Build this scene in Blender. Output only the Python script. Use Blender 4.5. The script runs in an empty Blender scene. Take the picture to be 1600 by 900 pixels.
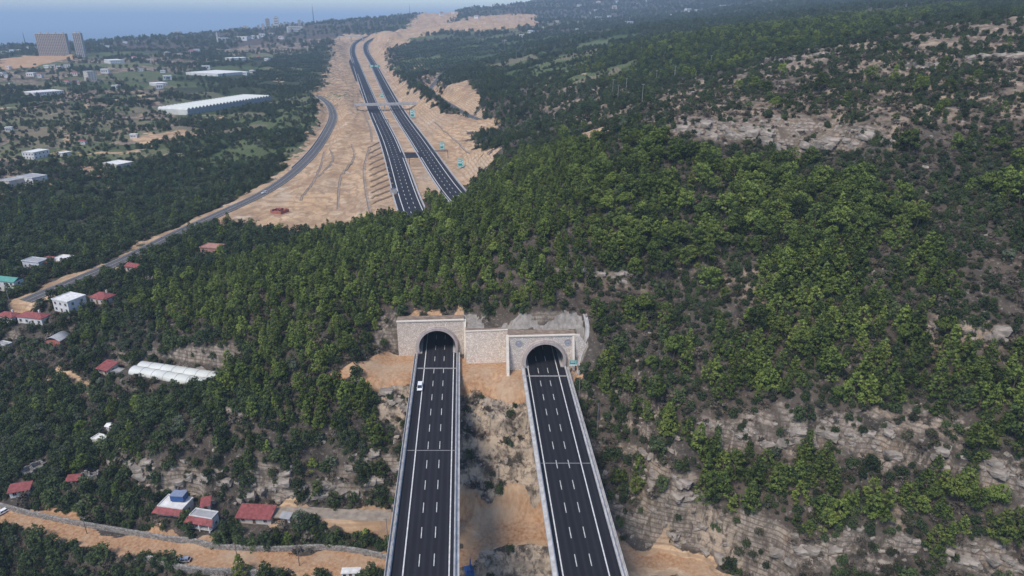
import bpy, bmesh, math, random
import numpy as np
from mathutils import Vector, Matrix

random.seed(7)
RNG = np.random.default_rng(11)
S = bpy.context.scene
COL = S.collection
R = math.radians

# ------------------------------------------------------------------ camera
CAM_H, FPX, PITCH = 133.0, 1066.7, R(21.5)
cam_d = bpy.data.cameras.new('camera')
cam_d.lens, cam_d.sensor_width = 24.0, 36.0
cam_d.clip_start, cam_d.clip_end = 1.0, 120000.0
cam = bpy.data.objects.new('camera', cam_d)
COL.objects.link(cam)
cam.location = (0, 0, CAM_H)
cam.rotation_euler = (math.pi / 2 - PITCH, 0, 0)
S.camera = cam

# ------------------------------------------------------------------ sky, sun, exposure
SUN_AZ, SUN_EL = R(-142), R(55)          # direction towards the sun: azimuth from +Y, positive to +X
W = bpy.data.worlds.new('World')
S.world = W
W.use_nodes = True
wn = W.node_tree
sky = wn.nodes.new('ShaderNodeTexSky')
sky.sky_type = 'NISHITA'
sky.sun_disc = False
sky.sun_elevation = SUN_EL
sky.sun_rotation = SUN_AZ
sky.altitude = 250
sky.air_density, sky.dust_density, sky.ozone_density = 1.0, 1.0, 5.0
wn.links.new(sky.outputs[0], wn.nodes['Background'].inputs[0])
wn.nodes['Background'].inputs[1].default_value = 0.14
sd = bpy.data.lights.new('sun', 'SUN')
sd.energy, sd.angle, sd.color = 2.3, R(18.0), (1.0, 0.91, 0.79)
sun = bpy.data.objects.new('sun', sd)
COL.objects.link(sun)
sv = Vector((math.sin(SUN_AZ) * math.cos(SUN_EL), math.cos(SUN_AZ) * math.cos(SUN_EL), math.sin(SUN_EL)))
sun.rotation_euler = sv.to_track_quat('Z', 'Y').to_euler()
sun.location = sv * 800
vs = S.view_settings
vs.view_transform, vs.look, vs.gamma, vs.use_curve_mapping = 'Standard', 'None', 1.0, False
vs.exposure = 0.55
S.render.engine = 'CYCLES'
cy = S.cycles
cy.use_denoising = True
cy.max_bounces, cy.diffuse_bounces, cy.glossy_bounces = 5, 3, 2
cy.transparent_max_bounces, cy.volume_bounces = 6, 0
cy.caustics_reflective = cy.caustics_refractive = False

# ------------------------------------------------------------------ geometry helpers
CP, SP = math.cos(PITCH), math.sin(PITCH)


def ray(px, py):
    u, v = (px - 800) / FPX, (450 - py) / FPX
    return np.array([u, CP + v * SP, -SP + v * CP])


def at_z(px, py, z):
    d = ray(px, py)
    return np.array([0, 0, CAM_H]) + d * ((z - CAM_H) / d[2])


def at_d(px, py, dist):
    d = ray(px, py)
    return np.array([0, 0, CAM_H]) + d * (dist / d[1])


def project(P):
    P = np.atleast_2d(P)
    x, y, z = P[:, 0], P[:, 1], P[:, 2] - CAM_H
    zc = np.maximum(y * CP - z * SP, 1e-3)
    yc = y * SP + z * CP
    return 800 + FPX * x / zc, 450 - FPX * yc / zc, zc


def vnoise(x, y, seed=0):
    xi, yi = np.floor(x).astype(np.int64), np.floor(y).astype(np.int64)
    xf, yf = x - xi, y - yi
    u, v = xf * xf * (3 - 2 * xf), yf * yf * (3 - 2 * yf)

    def h(a, b):
        n = (a * 374761393 + b * 668265263 + seed * 144269) & 0xffffffff
        n = ((n ^ (n >> 13)) * 1274126177) & 0xffffffff
        n = n ^ (n >> 16)
        return (n & 0xffff) / 32767.5 - 1.0
    a, b, c, d = h(xi, yi), h(xi + 1, yi), h(xi, yi + 1), h(xi + 1, yi + 1)
    return (a + (b - a) * u) * (1 - v) + (c + (d - c) * u) * v


def fbm(x, y, seed=0, octaves=4, gain=0.5):
    t, amp = np.zeros_like(x, dtype=float), 1.0
    for k in range(octaves):
        t += amp * vnoise(x, y, seed + k * 17)
        x, y = x * 2.03 + 11.3, y * 2.03 - 5.7
        amp *= gain
    return t


def sstep(a, b, x):
    t = np.clip((x - a) / (b - a), 0, 1)
    return t * t * (3 - 2 * t)


def spline(pts, step=6.0):
    """Catmull-Rom through 3D points, resampled about every `step` metres."""
    P = np.array(pts, float)
    P = np.vstack([2 * P[0] - P[1], P, 2 * P[-1] - P[-2]])
    out = []
    for i in range(1, len(P) - 2):
        p0, p1, p2, p3 = P[i - 1:i + 3]
        n = max(2, int(np.linalg.norm(p2 - p1) / step))
        for t in np.linspace(0, 1, n, endpoint=False):
            out.append(0.5 * ((2 * p1) + (p2 - p0) * t + (2 * p0 - 5 * p1 + 4 * p2 - p3) * t * t + (3 * p1 - p0 - 3 * p2 + p3) * t ** 3))
    out.append(P[-2])
    return np.array(out)


def poly_dist(x, y, line):
    """distance to polyline, z of the nearest point, signed side (left positive), arclength fraction"""
    best = np.full(x.shape, 1e18); zz = np.zeros(x.shape); sd_ = np.zeros(x.shape)
    for a, b in zip(line[:-1], line[1:]):
        dx, dy = b[0] - a[0], b[1] - a[1]
        L2 = dx * dx + dy * dy + 1e-9
        t = np.clip(((x - a[0]) * dx + (y - a[1]) * dy) / L2, 0, 1)
        ex, ey = x - a[0] - t * dx, y - a[1] - t * dy
        d2 = ex * ex + ey * ey
        m = d2 < best
        best = np.where(m, d2, best)
        if len(a) > 2:
            zz = np.where(m, a[2] + t * (b[2] - a[2]), zz)
        sd_ = np.where(m, np.sign(dx * (y - a[1]) - dy * (x - a[0])), sd_)
    return np.sqrt(best), zz, sd_


def in_poly(x, y, poly):
    c = np.zeros(x.shape, bool)
    n = len(poly)
    for i in range(n):
        x1, y1 = poly[i][0], poly[i][1]
        x2, y2 = poly[(i + 1) % n][0], poly[(i + 1) % n][1]
        if y1 == y2:
            continue
        c ^= ((y1 > y) != (y2 > y)) & (x < (x2 - x1) * (y - y1) / (y2 - y1) + x1)
    return c


def poly_soft(x, y, poly, soft):
    """1 inside, fading to 0 over `soft` metres outside"""
    pl = [tuple(p[:2]) for p in poly]
    m = np.zeros(x.shape)
    ax = np.array(pl)
    box = (x > ax[:, 0].min() - soft) & (x < ax[:, 0].max() + soft) & (y > ax[:, 1].min() - soft) & (y < ax[:, 1].max() + soft)
    if not box.any():
        return m
    xb, yb = x[box], y[box]
    ins = in_poly(xb, yb, pl)
    d, _, _ = poly_dist(xb, yb, [np.array(p) for p in pl + [pl[0]]])
    m[box] = np.where(ins, 1.0, np.clip(1 - d / soft, 0, 1))
    return m


# ------------------------------------------------------------------ object helpers
def tag(o, label=None, cat=None, group=None, kind=None):
    if label: o['label'] = label
    if cat: o['category'] = cat
    if group: o['group'] = group
    if kind: o['kind'] = kind
    return o


def link(name, me, parent=None, mat=None):
    o = bpy.data.objects.new(name, me)
    COL.objects.link(o)
    if mat is not None and me is not None:
        me.materials.append(mat)
    if parent is not None:
        o.parent = parent
    return o


def empty(name, loc, rz=0.0):
    o = bpy.data.objects.new(name, None)
    COL.objects.link(o)
    o.location = tuple(loc)
    o.rotation_euler = (0, 0, rz)
    o.empty_display_size = 0.5
    return o


class MB:
    """collects vertices and faces, builds one mesh object"""
    def __init__(s):
        s.v, s.f = [], []

    def add(s, vs_, fs):
        n = len(s.v)
        s.v += [tuple(p) for p in vs_]
        s.f += [tuple(i + n for i in f) for f in fs]
        return s

    def box(s, x0, x1, y0, y1, z0, z1, m=None):
        vs_ = [Vector((x, y, z)) for z in (z0, z1) for y in (y0, y1) for x in (x0, x1)]
        if m is not None:
            vs_ = [m @ p for p in vs_]
        return s.add(vs_, [(0, 2, 3, 1), (4, 5, 7, 6), (0, 1, 5, 4), (2, 6, 7, 3), (0, 4, 6, 2), (1, 3, 7, 5)])

    def tube(s, a, b, r0, r1=None, n=6, caps=True):
        r1 = r0 if r1 is None else r1
        a, b = Vector(a), Vector(b)
        q = (b - a).to_track_quat('Z', 'Y')
        vs_ = []
        for p, r in ((a, r0), (b, r1)):
            for k in range(n):
                t = 2 * math.pi * k / n
                vs_.append(p + q @ Vector((math.cos(t) * r, math.sin(t) * r, 0)))
        fs = [(k, (k + 1) % n, n + (k + 1) % n, n + k) for k in range(n)]
        if caps:
            fs += [tuple(range(n - 1, -1, -1)), tuple(range(n, 2 * n))]
        return s.add(vs_, fs)

    def extrude(s, prof, y0, y1, cap=True):
        """profile of (x,z) swept along y"""
        n = len(prof)
        vs_ = [(x, y0, z) for x, z in prof] + [(x, y1, z) for x, z in prof]
        fs = [(k, (k + 1) % n, n + (k + 1) % n, n + k) for k in range(n)]
        if cap:
            fs += [tuple(range(n - 1, -1, -1)), tuple(range(n, 2 * n))]
        return s.add(vs_, fs)

    def mesh(s, name='mesh', smooth=False):
        me = bpy.data.meshes.new(name)
        me.from_pydata(s.v, [], s.f)
        me.update()
        bm = bmesh.new(); bm.from_mesh(me)
        bmesh.ops.recalc_face_normals(bm, faces=bm.faces)
        bm.to_mesh(me); bm.free()
        if smooth:
            me.polygons.foreach_set('use_smooth', [True] * len(me.polygons))
        return me

    def build(s, name, mat, parent=None, smooth=False):
        return link(name, s.mesh(name, smooth), parent, mat)


def ribbon(line, offs, z_offs, closed_profile=False):
    """cross-section (offs, z_offs) swept along a polyline of 3D points; returns MB"""
    P = np.array(line, float)
    T = np.gradient(P[:, :2], axis=0)
    T /= np.linalg.norm(T, axis=1)[:, None] + 1e-9
    N = np.stack([T[:, 1], -T[:, 0]], 1)         # right-hand side
    mb = MB(); k = len(offs)
    for p, n in zip(P, N):
        mb.v += [(p[0] + n[0] * o, p[1] + n[1] * o, p[2] + z) for o, z in zip(offs, z_offs)]
    m = k if closed_profile else k - 1
    for i in range(len(P) - 1):
        for j in range(m):
            j2 = (j + 1) % k
            mb.f.append((i * k + j, i * k + j2, (i + 1) * k + j2, (i + 1) * k + j))
    if closed_profile:
        mb.f.append(tuple(range(k - 1, -1, -1)))
        mb.f.append(tuple((len(P) - 1) * k + j for j in range(k)))
    return mb


# ------------------------------------------------------------------ materials
def nmat(name):
    m = bpy.data.materials.new(name)
    m.use_nodes = True
    nt = m.node_tree
    return m, nt, nt.nodes['Principled BSDF']


def simple(name, col, rough=0.8, var=0.12, scale=1.5, spec=0.3, metal=0.0, bump=0.0, streak=False):
    """plain coloured surface with mottling in its own colour"""
    m, nt, b = nmat(name)
    N, L = nt.nodes, nt.links
    tc = N.new('ShaderNodeTexCoord')
    no = N.new('ShaderNodeTexNoise')
    no.inputs['Scale'].default_value = scale
    no.inputs['Detail'].default_value = 5
    src = tc.outputs['Object']
    if streak:
        mp = N.new('ShaderNodeMapping')
        mp.inputs['Scale'].default_value = (1, 1, 0.15)
        L.new(src, mp.inputs[0]); src = mp.outputs[0]
    L.new(src, no.inputs['Vector'])
    cr = N.new('ShaderNodeValToRGB')
    lo = [c * (1 - var) ** 1.5 for c in col]; hi = [min(1, c * (1 + var)) for c in col]
    cr.color_ramp.elements[0].position, cr.color_ramp.elements[1].position = 0.3, 0.7
    cr.color_ramp.elements[0].color = (*lo, 1); cr.color_ramp.elements[1].color = (*hi, 1)
    L.new(no.outputs['Fac'], cr.inputs[0])
    L.new(cr.outputs[0], b.inputs['Base Color'])
    b.inputs['Roughness'].default_value = rough
    b.inputs['Specular IOR Level'].default_value = spec
    b.inputs['Metallic'].default_value = metal
    if bump:
        bp = N.new('ShaderNodeBump')
        bp.inputs['Strength'].default_value = bump
        bp.inputs['Distance'].default_value = 0.2
        L.new(no.outputs['Fac'], bp.inputs['Height']); L.new(bp.outputs[0], b.inputs['Normal'])
    return m

# ------------------------------------------------------------------ terrain: heights
def zc_(px, py, z): return tuple(at_z(px, py, z))
def dc_(px, py, d): return tuple(at_d(px, py, d))


CTRL = []
for px, py, z in [
    # ravine between and under the viaducts
    (780, 580, -1.5), (760, 610, -4), (790, 640, -7), (780, 700, -18), (780, 750, -28), (790, 800, -34), (790, 835, -38), (790, 890, -47),
    (640, 585, -1), (600, 560, 0), (560, 575, 1), (600, 640, -9), (560, 680, -16), (500, 700, -20), (600, 720, -24), (560, 770, -33),
    (500, 790, -36), (600, 800, -38), (450, 805, -37), (300, 870, -41), (100, 825, -40), (550, 880, -42), (400, 862, -41), (0, 795, -40),
    (50, 880, -46), (200, 892, -45), (350, 899, -43), (300, 818, -37), (240, 795, -36), (400, 820, -37.5),
    (250, 700, -20), (250, 752, -31), (400, 700, -17), (400, 760, -31), (550, 700, -19),
    (350, 640, -12), (450, 620, -8), (500, 560, 2), (400, 540, -2), (300, 560, -12), (280, 588, -18), (200, 600, -22), (100, 650, -30),
    (170, 692, -30), (30, 772, -36), (120, 748, -33), (0, 650, -34), (100, 575, -19), (88, 532, -13), (0, 540, -16), (40, 502, -9),
    (105, 482, -5), (165, 468, -3), (0, 450, -5), (250, 490, -3), (300, 445, 1), (400, 480, 8), (400, 415, 9), (350, 430, 5),
    # hill over the tunnel
    (500, 470, 15), (500, 390, 13), (600, 450, 18), (600, 358, 20), (680, 480, 15), (700, 400, 28), (700, 318, 29), (760, 282, 36),
    (640, 338, 21), (850, 495, 20), (850, 470, 23), (750, 482, 17), (800, 400, 36), (800, 300, 44), (870, 240, 55),
    (900, 350, 45), (950, 550, 7.5), (930, 610, -4), (940, 680, -14), (1000, 720, -18), (950, 800, -34), (960, 860, -41), (1000, 890, -44),
    (1050, 750, -16), (1140, 840, -27), (1100, 872, -39), (1050, 650, -2), (1050, 560, 10), (1250, 550, 17), (1250, 640, 5),
    (1250, 690, -5), (1250, 760, -12), (1250, 860, -26), (1500, 680, 7), (1500, 760, -4), (1500, 860, -18), (1590, 890, -20), (1590, 740, 3),
    (1500, 550, 27),
    # valley and plain to the left
    (440, 360, 1), (330, 350, 1), (500, 340, 3), (420, 300, 5), (300, 300, -2), (150, 350, -4), (50, 400, -5), (150, 420, -3), (30, 280, 2),
    (200, 250, 6), (50, 240, 5), (350, 220, 10), (340, 190, 14), (100, 200, 12), (100, 150, 20), (300, 130, 22), (480, 140, 18), (450, 100, 25),
]:
    CTRL.append(zc_(px, py, z))
for px, py, d in [
    (1500, 400, 245), (1500, 300, 290), (1500, 200, 350), (1500, 150, 400), (1500, 90, 480), (1500, 50, 560), (1590, 28, 610), (1420, 50, 640),
    (1250, 400, 268), (1250, 300, 315), (1250, 232, 362), (1250, 192, 376), (1250, 150, 430), (1250, 100, 540), (1250, 80, 640),
    (930, 450, 275), (1050, 450, 276), (1050, 350, 310), (1050, 260, 350), (1060, 215, 372), (1400, 230, 335), (1400, 190, 350), (1300, 30, 1100), (1500, 5, 1300), (1100, 60, 900), (1100, 100, 750), (1000, 130, 700), (1000, 80, 1000),
    (900, 100, 1000), (900, 60, 1600), (850, 150, 760), (800, 180, 720), (960, 160, 600), (900, 210, 500), (830, 212, 560), (760, 232, 600), (780, 205, 700),
    (700, 150, 950), (760, 150, 900), (800, 110, 1100), (750, 80, 1800), (680, 110, 1500), (250, 100, 1700), (88, 90, 1900), (0, 92, 1900), (0, 110, 1600),
    (0, 77, 2600), (130, 70, 2600), (230, 60, 2900), (350, 52, 3300), (420, 47, 3300), (480, 41, 3300), (560, 33, 3600), (640, 25, 4200), (720, 17, 4500),
    (800, 8, 5000), (880, -2, 5500), (1000, -10, 5500), (1300, -20, 4000), (1590, -10, 3000), (1700, 40, 620), (1700, 200, 330), (1700, 400, 235),
    (700, 40, 3200), (770, 36, 3000), (540, 62, 2700), (900, 30, 3500), (1000, 40, 2200), (1100, 20, 3000), (1200, 5, 2800),
]:
    CTRL.append(dc_(px, py, d))
CTRL += [(-6000, 5000, -140), (-3000, 5200, -140), (-4000, 8000, -150), (-1500, 7000, -140), (0, 9500, -130), (500, 12000, -150), (3000, 9000, 150), (8000, 9000, 120),
         (-5000, 2600, 0), (0, 100, -52), (-80, 100, -50), (80, 100, -45), (0, 30, -60), (-200, 120, -45), (200, 120, -15), (-200, 20, -55), (200, 20, -20),
         (400, 150, 30), (-400, 200, -40), (450, 300, 110), (-500, 400, -10), (2000, 1500, 170), (4000, 3000, 220)]
CTRL = np.array(CTRL)


def warp(x, y):
    yy = np.maximum(y, 5) + 60
    return 1.3 * x / yy, np.log(yy)


def rbf_fit():
    a, b = warp(CTRL[:, 0], CTRL[:, 1])
    r = np.sqrt((a[:, None] - a) ** 2 + (b[:, None] - b) ** 2 + 0.03 ** 2)
    n = len(a)
    Pm = np.stack([np.ones(n), a, b], 1)
    A = np.zeros((n + 3, n + 3))
    A[:n, :n] = r + np.eye(n) * -0.004
    A[:n, n:] = Pm; A[n:, :n] = Pm.T
    sol = np.linalg.solve(A, np.concatenate([CTRL[:, 2], np.zeros(3)]))
    return a, b, sol


_ra, _rb, _rs = rbf_fit()


def h_base(x, y):
    sh = x.shape
    a, b = warp(x.ravel(), y.ravel())
    out = np.empty(a.size)
    for i in range(0, a.size, 100000):
        aa, bb = a[i:i + 100000], b[i:i + 100000]
        r = np.sqrt((aa[:, None] - _ra) ** 2 + (bb[:, None] - _rb) ** 2 + 0.03 ** 2)
        out[i:i + 100000] = r @ _rs[:-3] + _rs[-3] + _rs[-2] * aa + _rs[-1] * bb
    return out.reshape(sh)


def g_base(px, py):
    """where a line of sight meets the smooth ground (used to survey cliff lines)"""
    d = ray(px, py)
    t = np.geomspace(120, 9000, 900)
    x, y, z = d[0] * t, d[1] * t, CAM_H + d[2] * t
    k = np.argmax(z < h_base(x, y))
    return np.array([x[k], y[k], z[k]])


# ---- roads (centre lines in metres)
LC = lambda y: -31.5 - 0.0696 * (y - 256.7)       # left carriageway axis
RC = lambda y: 13.2 - 0.0590 * (y - 252.0)        # right carriageway axis
YL, YR = 263.0, 250.0                              # portal faces
axis_l = [(LC(y), y, 0.0) for y in (YL + 110, YL + 60, YL + 30, YL, 200, 140, 80, 10)][::-1]
axis_r = [(RC(y), y, 0.0) for y in (YR + 110, YR + 60, YR + 30, YR, 200, 140, 80, 10)][::-1]
mw_l = spline([zc_(p, q, z) for p, q, z in [(655, 352, 12), (637, 312, 13), (608, 222, 15), (580, 160, 17), (557, 100, 25), (551, 80, 39), (556, 67, 54), (574, 57, 72), (592, 51, 86), (606, 48, 93)]], 14)
mw_r = spline([zc_(p, q, z) for p, q, z in [(736, 330, 12), (699, 287, 13), (657, 225, 15), (614, 160, 17), (583, 100, 25), (572, 80, 39), (573, 68, 54), (586, 59, 70), (600, 53, 85), (614, 49.5, 93)]], 14)
side_road = spline([zc_(p, q, z) for p, q, z in [(40, 470, -5), (75, 455, -4), (120, 437, -3), (190, 407, -2), (270, 367, 0), (340, 335, 2), (410, 302, 5), (455, 272, 7), (490, 238, 9), (512, 205, 11), (521, 182, 13), (514, 163, 14), (497, 150, 16)]], 8)
side_road_r = spline([zc_(p, q, z) for p, q, z in [(775, 186, 30), (752, 187, 29), (728, 178, 28), (705, 164, 27), (684, 151, 26), (672, 140, 26), (682, 126, 29), (690, 114, 32)]], 8)
dirt_road = spline([zc_(p, q, z) for p, q, z in [(-60, 785, -39), (0, 800, -39.5), (80, 822, -40), (160, 838, -40.5), (240, 853, -41), (330, 868, -41.2), (430, 878, -41.5), (520, 872, -41.5), (600, 880, -41.5), (700, 868, -40), (790, 836, -38.5), (900, 842, -39.5), (990, 872, -41.5), (1090, 893, -41.5), (1180, 930, -42)]], 5)
upper_track = spline([zc_(p, q, z) for p, q, z in [(420, 800, -35.5), (480, 800, -35.8), (540, 804, -36.5), (610, 806, -37)]], 5)

# ---- cliff lines: surveyed along their foot, drop in metres, reach in metres; uphill side is to the left of the line
CLIFFS = []
for pts, drop, reach in [
    ([(1045, 205), (1110, 205), (1200, 215), (1290, 222), (1390, 228)], 9, 30),
    ([(1095, 680), (1180, 685), (1260, 690), (1340, 695), (1420, 710), (1520, 740), (1610, 775)], 8, 16),
    ([(1150, 865), (1230, 862), (1330, 850), (1420, 862), (1520, 880), (1620, 900)], 6, 12),
    ([(175, 720), (215, 745), (260, 755), (330, 758), (400, 762), (470, 768), (560, 765), (612, 768)], 4.5, 12),
    ([(540, 735), (580, 730), (620, 735)], 6, 10),
    ([(985, 690), (1010, 730), (1060, 775), (1110, 820), (1150, 862)], 5, 9),
    ([(225, 582), (280, 568), (330, 575), (365, 588)], 5, 12),
    ([(345, 640), (385, 648), (420, 652)], 5, 9),
    ([(880, 430), (930, 432), (1000, 436)], 3, 10),
    ([(1440, 515), (1500, 520), (1570, 528)], 4, 10),
    ([(1400, 110), (1480, 98), (1560, 88), (1640, 84)], 6, 25),
    ([(1180, 105), (1240, 92), (1330, 80)], 4, 25),
    ([(560, 590), (600, 620), (640, 640)], 5, 12),
]:
    CLIFFS.append((np.array([g_base(*p) for p in pts]), drop, reach))

ROADS = [(mw_l, 12.5, 30, 0.35), (mw_r, 12.5, 30, 0.35), (side_road, 6.5, 14, 0.3), (side_road_r, 6, 14, 0.3), (dirt_road, 5.5, 8, 0.0), (upper_track, 3.5, 5, 0.0)]
# building platforms: (x, y, z, radius)
PADS = []
# houses: front-left, front-right and back-right roof corners as surveyed, foot of the front wall, eaves height
HOUSES = [
    ('house', (247, 791.5), (285, 796.5), (312, 780.5), (268, 806), 3.9, 'skirt', 'white', 'white_roof', 'flat white roofed house with a red tiled skirt and a blue tank'),
    ('house', (297, 806), (331, 811.5), (350, 804), (310, 826), 4.6, 'skirt', 'white', 'grey_roof', 'stilted house with flat grey roof and bright red tiled skirt'),
    ('house', (370, 806), (422, 809), (423, 800), (395, 821), 3.2, 'mono', 'cream_wall', 'red_roof', 'long low house with a dark red roof beside the stilted grey roofed house'),
    ('shed', (439, 806), (452, 808), (454, 803), (445, 812), 2.6, 'mono', 'white', 'grey_roof', 'tiny pale shed at the end of the sandy track'),
    ('house', (314, 789), (327, 787), (325, 779), (318, 798), 3.0, 'mono', 'cream_wall', 'red_roof', 'small red roofed annex behind the flat white roofed house'),
    ('house', (13, 768), (45, 763), (42, 756), (25, 781), 3.2, 'mono', 'white', 'red_roof', 'small white house with a plain red roof among bushes near the dirt road'),
    ('shed', (104, 750), (122, 748), (121, 743), (113, 754), 2.6, 'mono', 'stone_wall', 'red_roof', 'low red roofed hut against a ruined stone house'),
    ('ruined_house', (122, 745), (150, 741), (158, 731), (138, 757), 3.0, 'ruin', 'stone_wall', 'grey_roof', 'roofless stone ruin beside the low red roofed hut'),
    ('ruined_house', (40, 738), (72, 722), (64, 716), (52, 744), 2.4, 'ruin', 'stone_wall', 'grey_roof', 'roofless stone ruin overgrown on the bank above the small white house'),
    ('house', (143, 686), (158, 690), (167, 682), (150, 698), 3.0, 'flat', 'white', 'white_roof', 'small white flat roofed house perched above the cliff'),
    ('shed', (165, 666), (178, 669), (184, 664), (172, 674), 2.6, 'gable', 'white', 'white_roof', 'white gabled shed just above the house perched on the cliff'),
    ('house', (26, 494), (64, 498), (75, 491), (45, 506), 3.6, 'hip', 'white', 'red_roof', 'white house with broad red hip roof at the foot of the olive grove'),
    ('house', (-6, 493), (18, 496), (27, 489), (8, 502), 3.4, 'hip', 'white', 'red_roof', 'red hip roofed house cut by the picture edge'),
    ('house', (81, 468), (105, 473), (133, 462), (92, 484), 6.2, 'flat', 'white', 'white_roof', 'two storey white house with flat roof next to a red roofed house'),
    ('house', (139, 464), (162, 468), (185, 461), (150, 472), 3.2, 'hip', 'cream_wall', 'red_roof', 'red hip roofed house behind the two storey white house'),
    ('barn', (71, 531), (93, 533), (104, 523), (82, 542), 3.4, 'arch', 'red_wall', 'grey_roof', 'barn with curved grey roof and reddish wall above the olive grove'),
    ('shed', (-6, 538), (8, 541), (16, 536), (2, 549), 3.0, 'flat', 'white', 'grey_roof', 'grey white shed cut by the picture edge below the barn'),
    ('house', (152, 574), (168, 578), (188, 571), (160, 583), 2.8, 'mono', 'cream_wall', 'red_roof', 'small red roofed house beside the plastic tunnels'),
    ('shed', (168, 580), (188, 583), (192, 577), (178, 588), 2.2, 'flat', 'stone_wall', 'grey_roof', 'low grey roofed shed joined to the house by the plastic tunnels'),
    ('house', (-8, 438), (21, 441), (24, 434), (6, 455), 6.0, 'gable', 'white', 'green_roof', 'house with a green metal roof cut by the picture edge'),
    ('house', (34, 408), (60, 411), (64, 404), (47, 418), 4.2, 'flat', 'pale_blue', 'grey_roof', 'long pale house with small windows below the wooded slope'),
    ('house', (62, 409), (72, 410), (75, 404), (67, 416), 3.4, 'mono', 'red_wall', 'red_roof', 'narrow red house joined to the long pale house'),
    ('house', (76, 407), (98, 409), (113, 400), (88, 414), 3.0, 'flat', 'cream_wall', 'white_roof', 'low pale roofed house at the end of the row below the wooded slope'),
    ('house', (195, 416), (214, 419), (217, 413), (204, 424), 3.0, 'gable', 'cream_wall', 'red_roof', 'red roofed house beside the curving grey road'),
    ('house', (312, 387), (339, 389), (341, 382), (326, 397), 4.0, 'flat', 'pink_wall', 'pink_wall', 'unfinished brick red house with dark openings beside the curving grey road'),
    ('ruined_house', (422, 327), (438, 329), (440, 323), (430, 334), 3.0, 'ruin', 'red_wall', 'red_roof', 'half demolished red house at the foot of the sandy fill'),
    ('house', (34, 238), (52, 239), (56, 233), (44, 246), 6.5, 'flat', 'white', 'white_roof', 'two storey white house standing alone in dry terraces'),
    ('house', (160, 255), (184, 258), (190, 251), (172, 263), 3.6, 'flat', 'cream_wall', 'white_roof', 'low white house at the upper edge of the wooded slope'),
    ('house', (-4, 282), (14, 284), (18, 277), (6, 292), 5.0, 'flat', 'cream_wall', 'grey_roof', 'grey white house cut by the picture edge beside dry terraces'),
    ('house', (26, 276), (50, 279), (55, 272), (38, 287), 5.4, 'flat', 'white', 'grey_roof', 'grey roofed white house with a terrace beside dry fields'),
    ('shed', (88, 239), (97, 240), (99, 236), (92, 244), 3.0, 'flat', 'white', 'white_roof', 'tiny white shed on the dry terraces'),
    ('house', (37, 143), (53, 145), (69, 138), (45, 153), 7.5, 'flat', 'white', 'white_roof', 'large two storey white house near the orchards'),
    ('house', (162, 93), (172, 94.5), (178, 91.5), (167, 99), 8.0, 'flat', 'white', 'white_roof', 'white apartment house below the concrete towers'),
    ('house', (129, 111), (136, 112), (139, 110), (132, 122), 16.0, 'flat', 'cream_wall', 'grey_roof', 'tall narrow grey house among orchards below the towers'),
    ('warehouse', (290, 113), (340, 115.5), (350, 110), (315, 117), 5.0, 'flat', 'white', 'white_roof', 'long low white warehouse among the orchards'),
    ('house', (233, 129), (243, 130.5), (246, 127), (238, 133), 4.5, 'flat', 'white', 'white_roof', 'small white cube house on a green terrace'),
    ('house', (351, 90), (362, 91), (368, 88.5), (357, 95), 7.0, 'flat', 'white', 'white_roof', 'white farmhouse above the orchards beside bare ground'),
]
HSPEC = []
for nm, FL, FR, BR, foot, h, kind, wm, rm, lab in HOUSES:
    g = g_base(*foot)
    A, B_, C_ = (at_z(*p, g[2] + h) for p in (FL, FR, BR))
    ax = (B_ - A)[:2]; w = float(np.hypot(*ax)); ax = ax / w
    nn = np.array([-ax[1], ax[0]])
    dpt = float(np.clip(abs(np.dot((C_ - B_)[:2], nn)), 0.4 * w, 1.5 * w)) if w > 1 else 5.0
    cxy = (A[:2] + B_[:2]) / 2 + nn * dpt / 2
    HSPEC.append((nm, cxy, g[2], w, dpt, h, math.atan2(ax[1], ax[0]), kind, wm, rm, lab))
    PADS.append((cxy[0], cxy[1], g[2], 0.5 * math.hypot(w, dpt) + 0.8))
def long_pad(pts, width):
    for a, b_ in zip(pts[:-1], pts[1:]):
        n = max(2, int(np.linalg.norm(b_ - a) / width * 2))
        for t in np.linspace(0, 1, n):
            p = a + (b_ - a) * t
            PADS.append((p[0], p[1], p[2], width))
# plastic tunnels by the cliff and the big greenhouse on the plain
TUN = [(at_z(221, 573, -17.5), at_z(349, 592, -17.5)), (at_z(209, 580, -17.7), at_z(335, 603, -17.7))]
for a, b_ in TUN: long_pad([a, b_], 5.5)
GH = [at_z(294, 180, 14.0), at_z(424, 158, 14.0), at_z(257, 168, 14.0)]
for t_ in np.linspace(0, 1, 6):
    for s_ in np.linspace(0, 1, 4):
        p_ = GH[0] + (GH[1] - GH[0]) * t_ + (GH[2] - GH[0]) * s_
        PADS.append((p_[0], p_[1], 14.0, 26))


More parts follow.
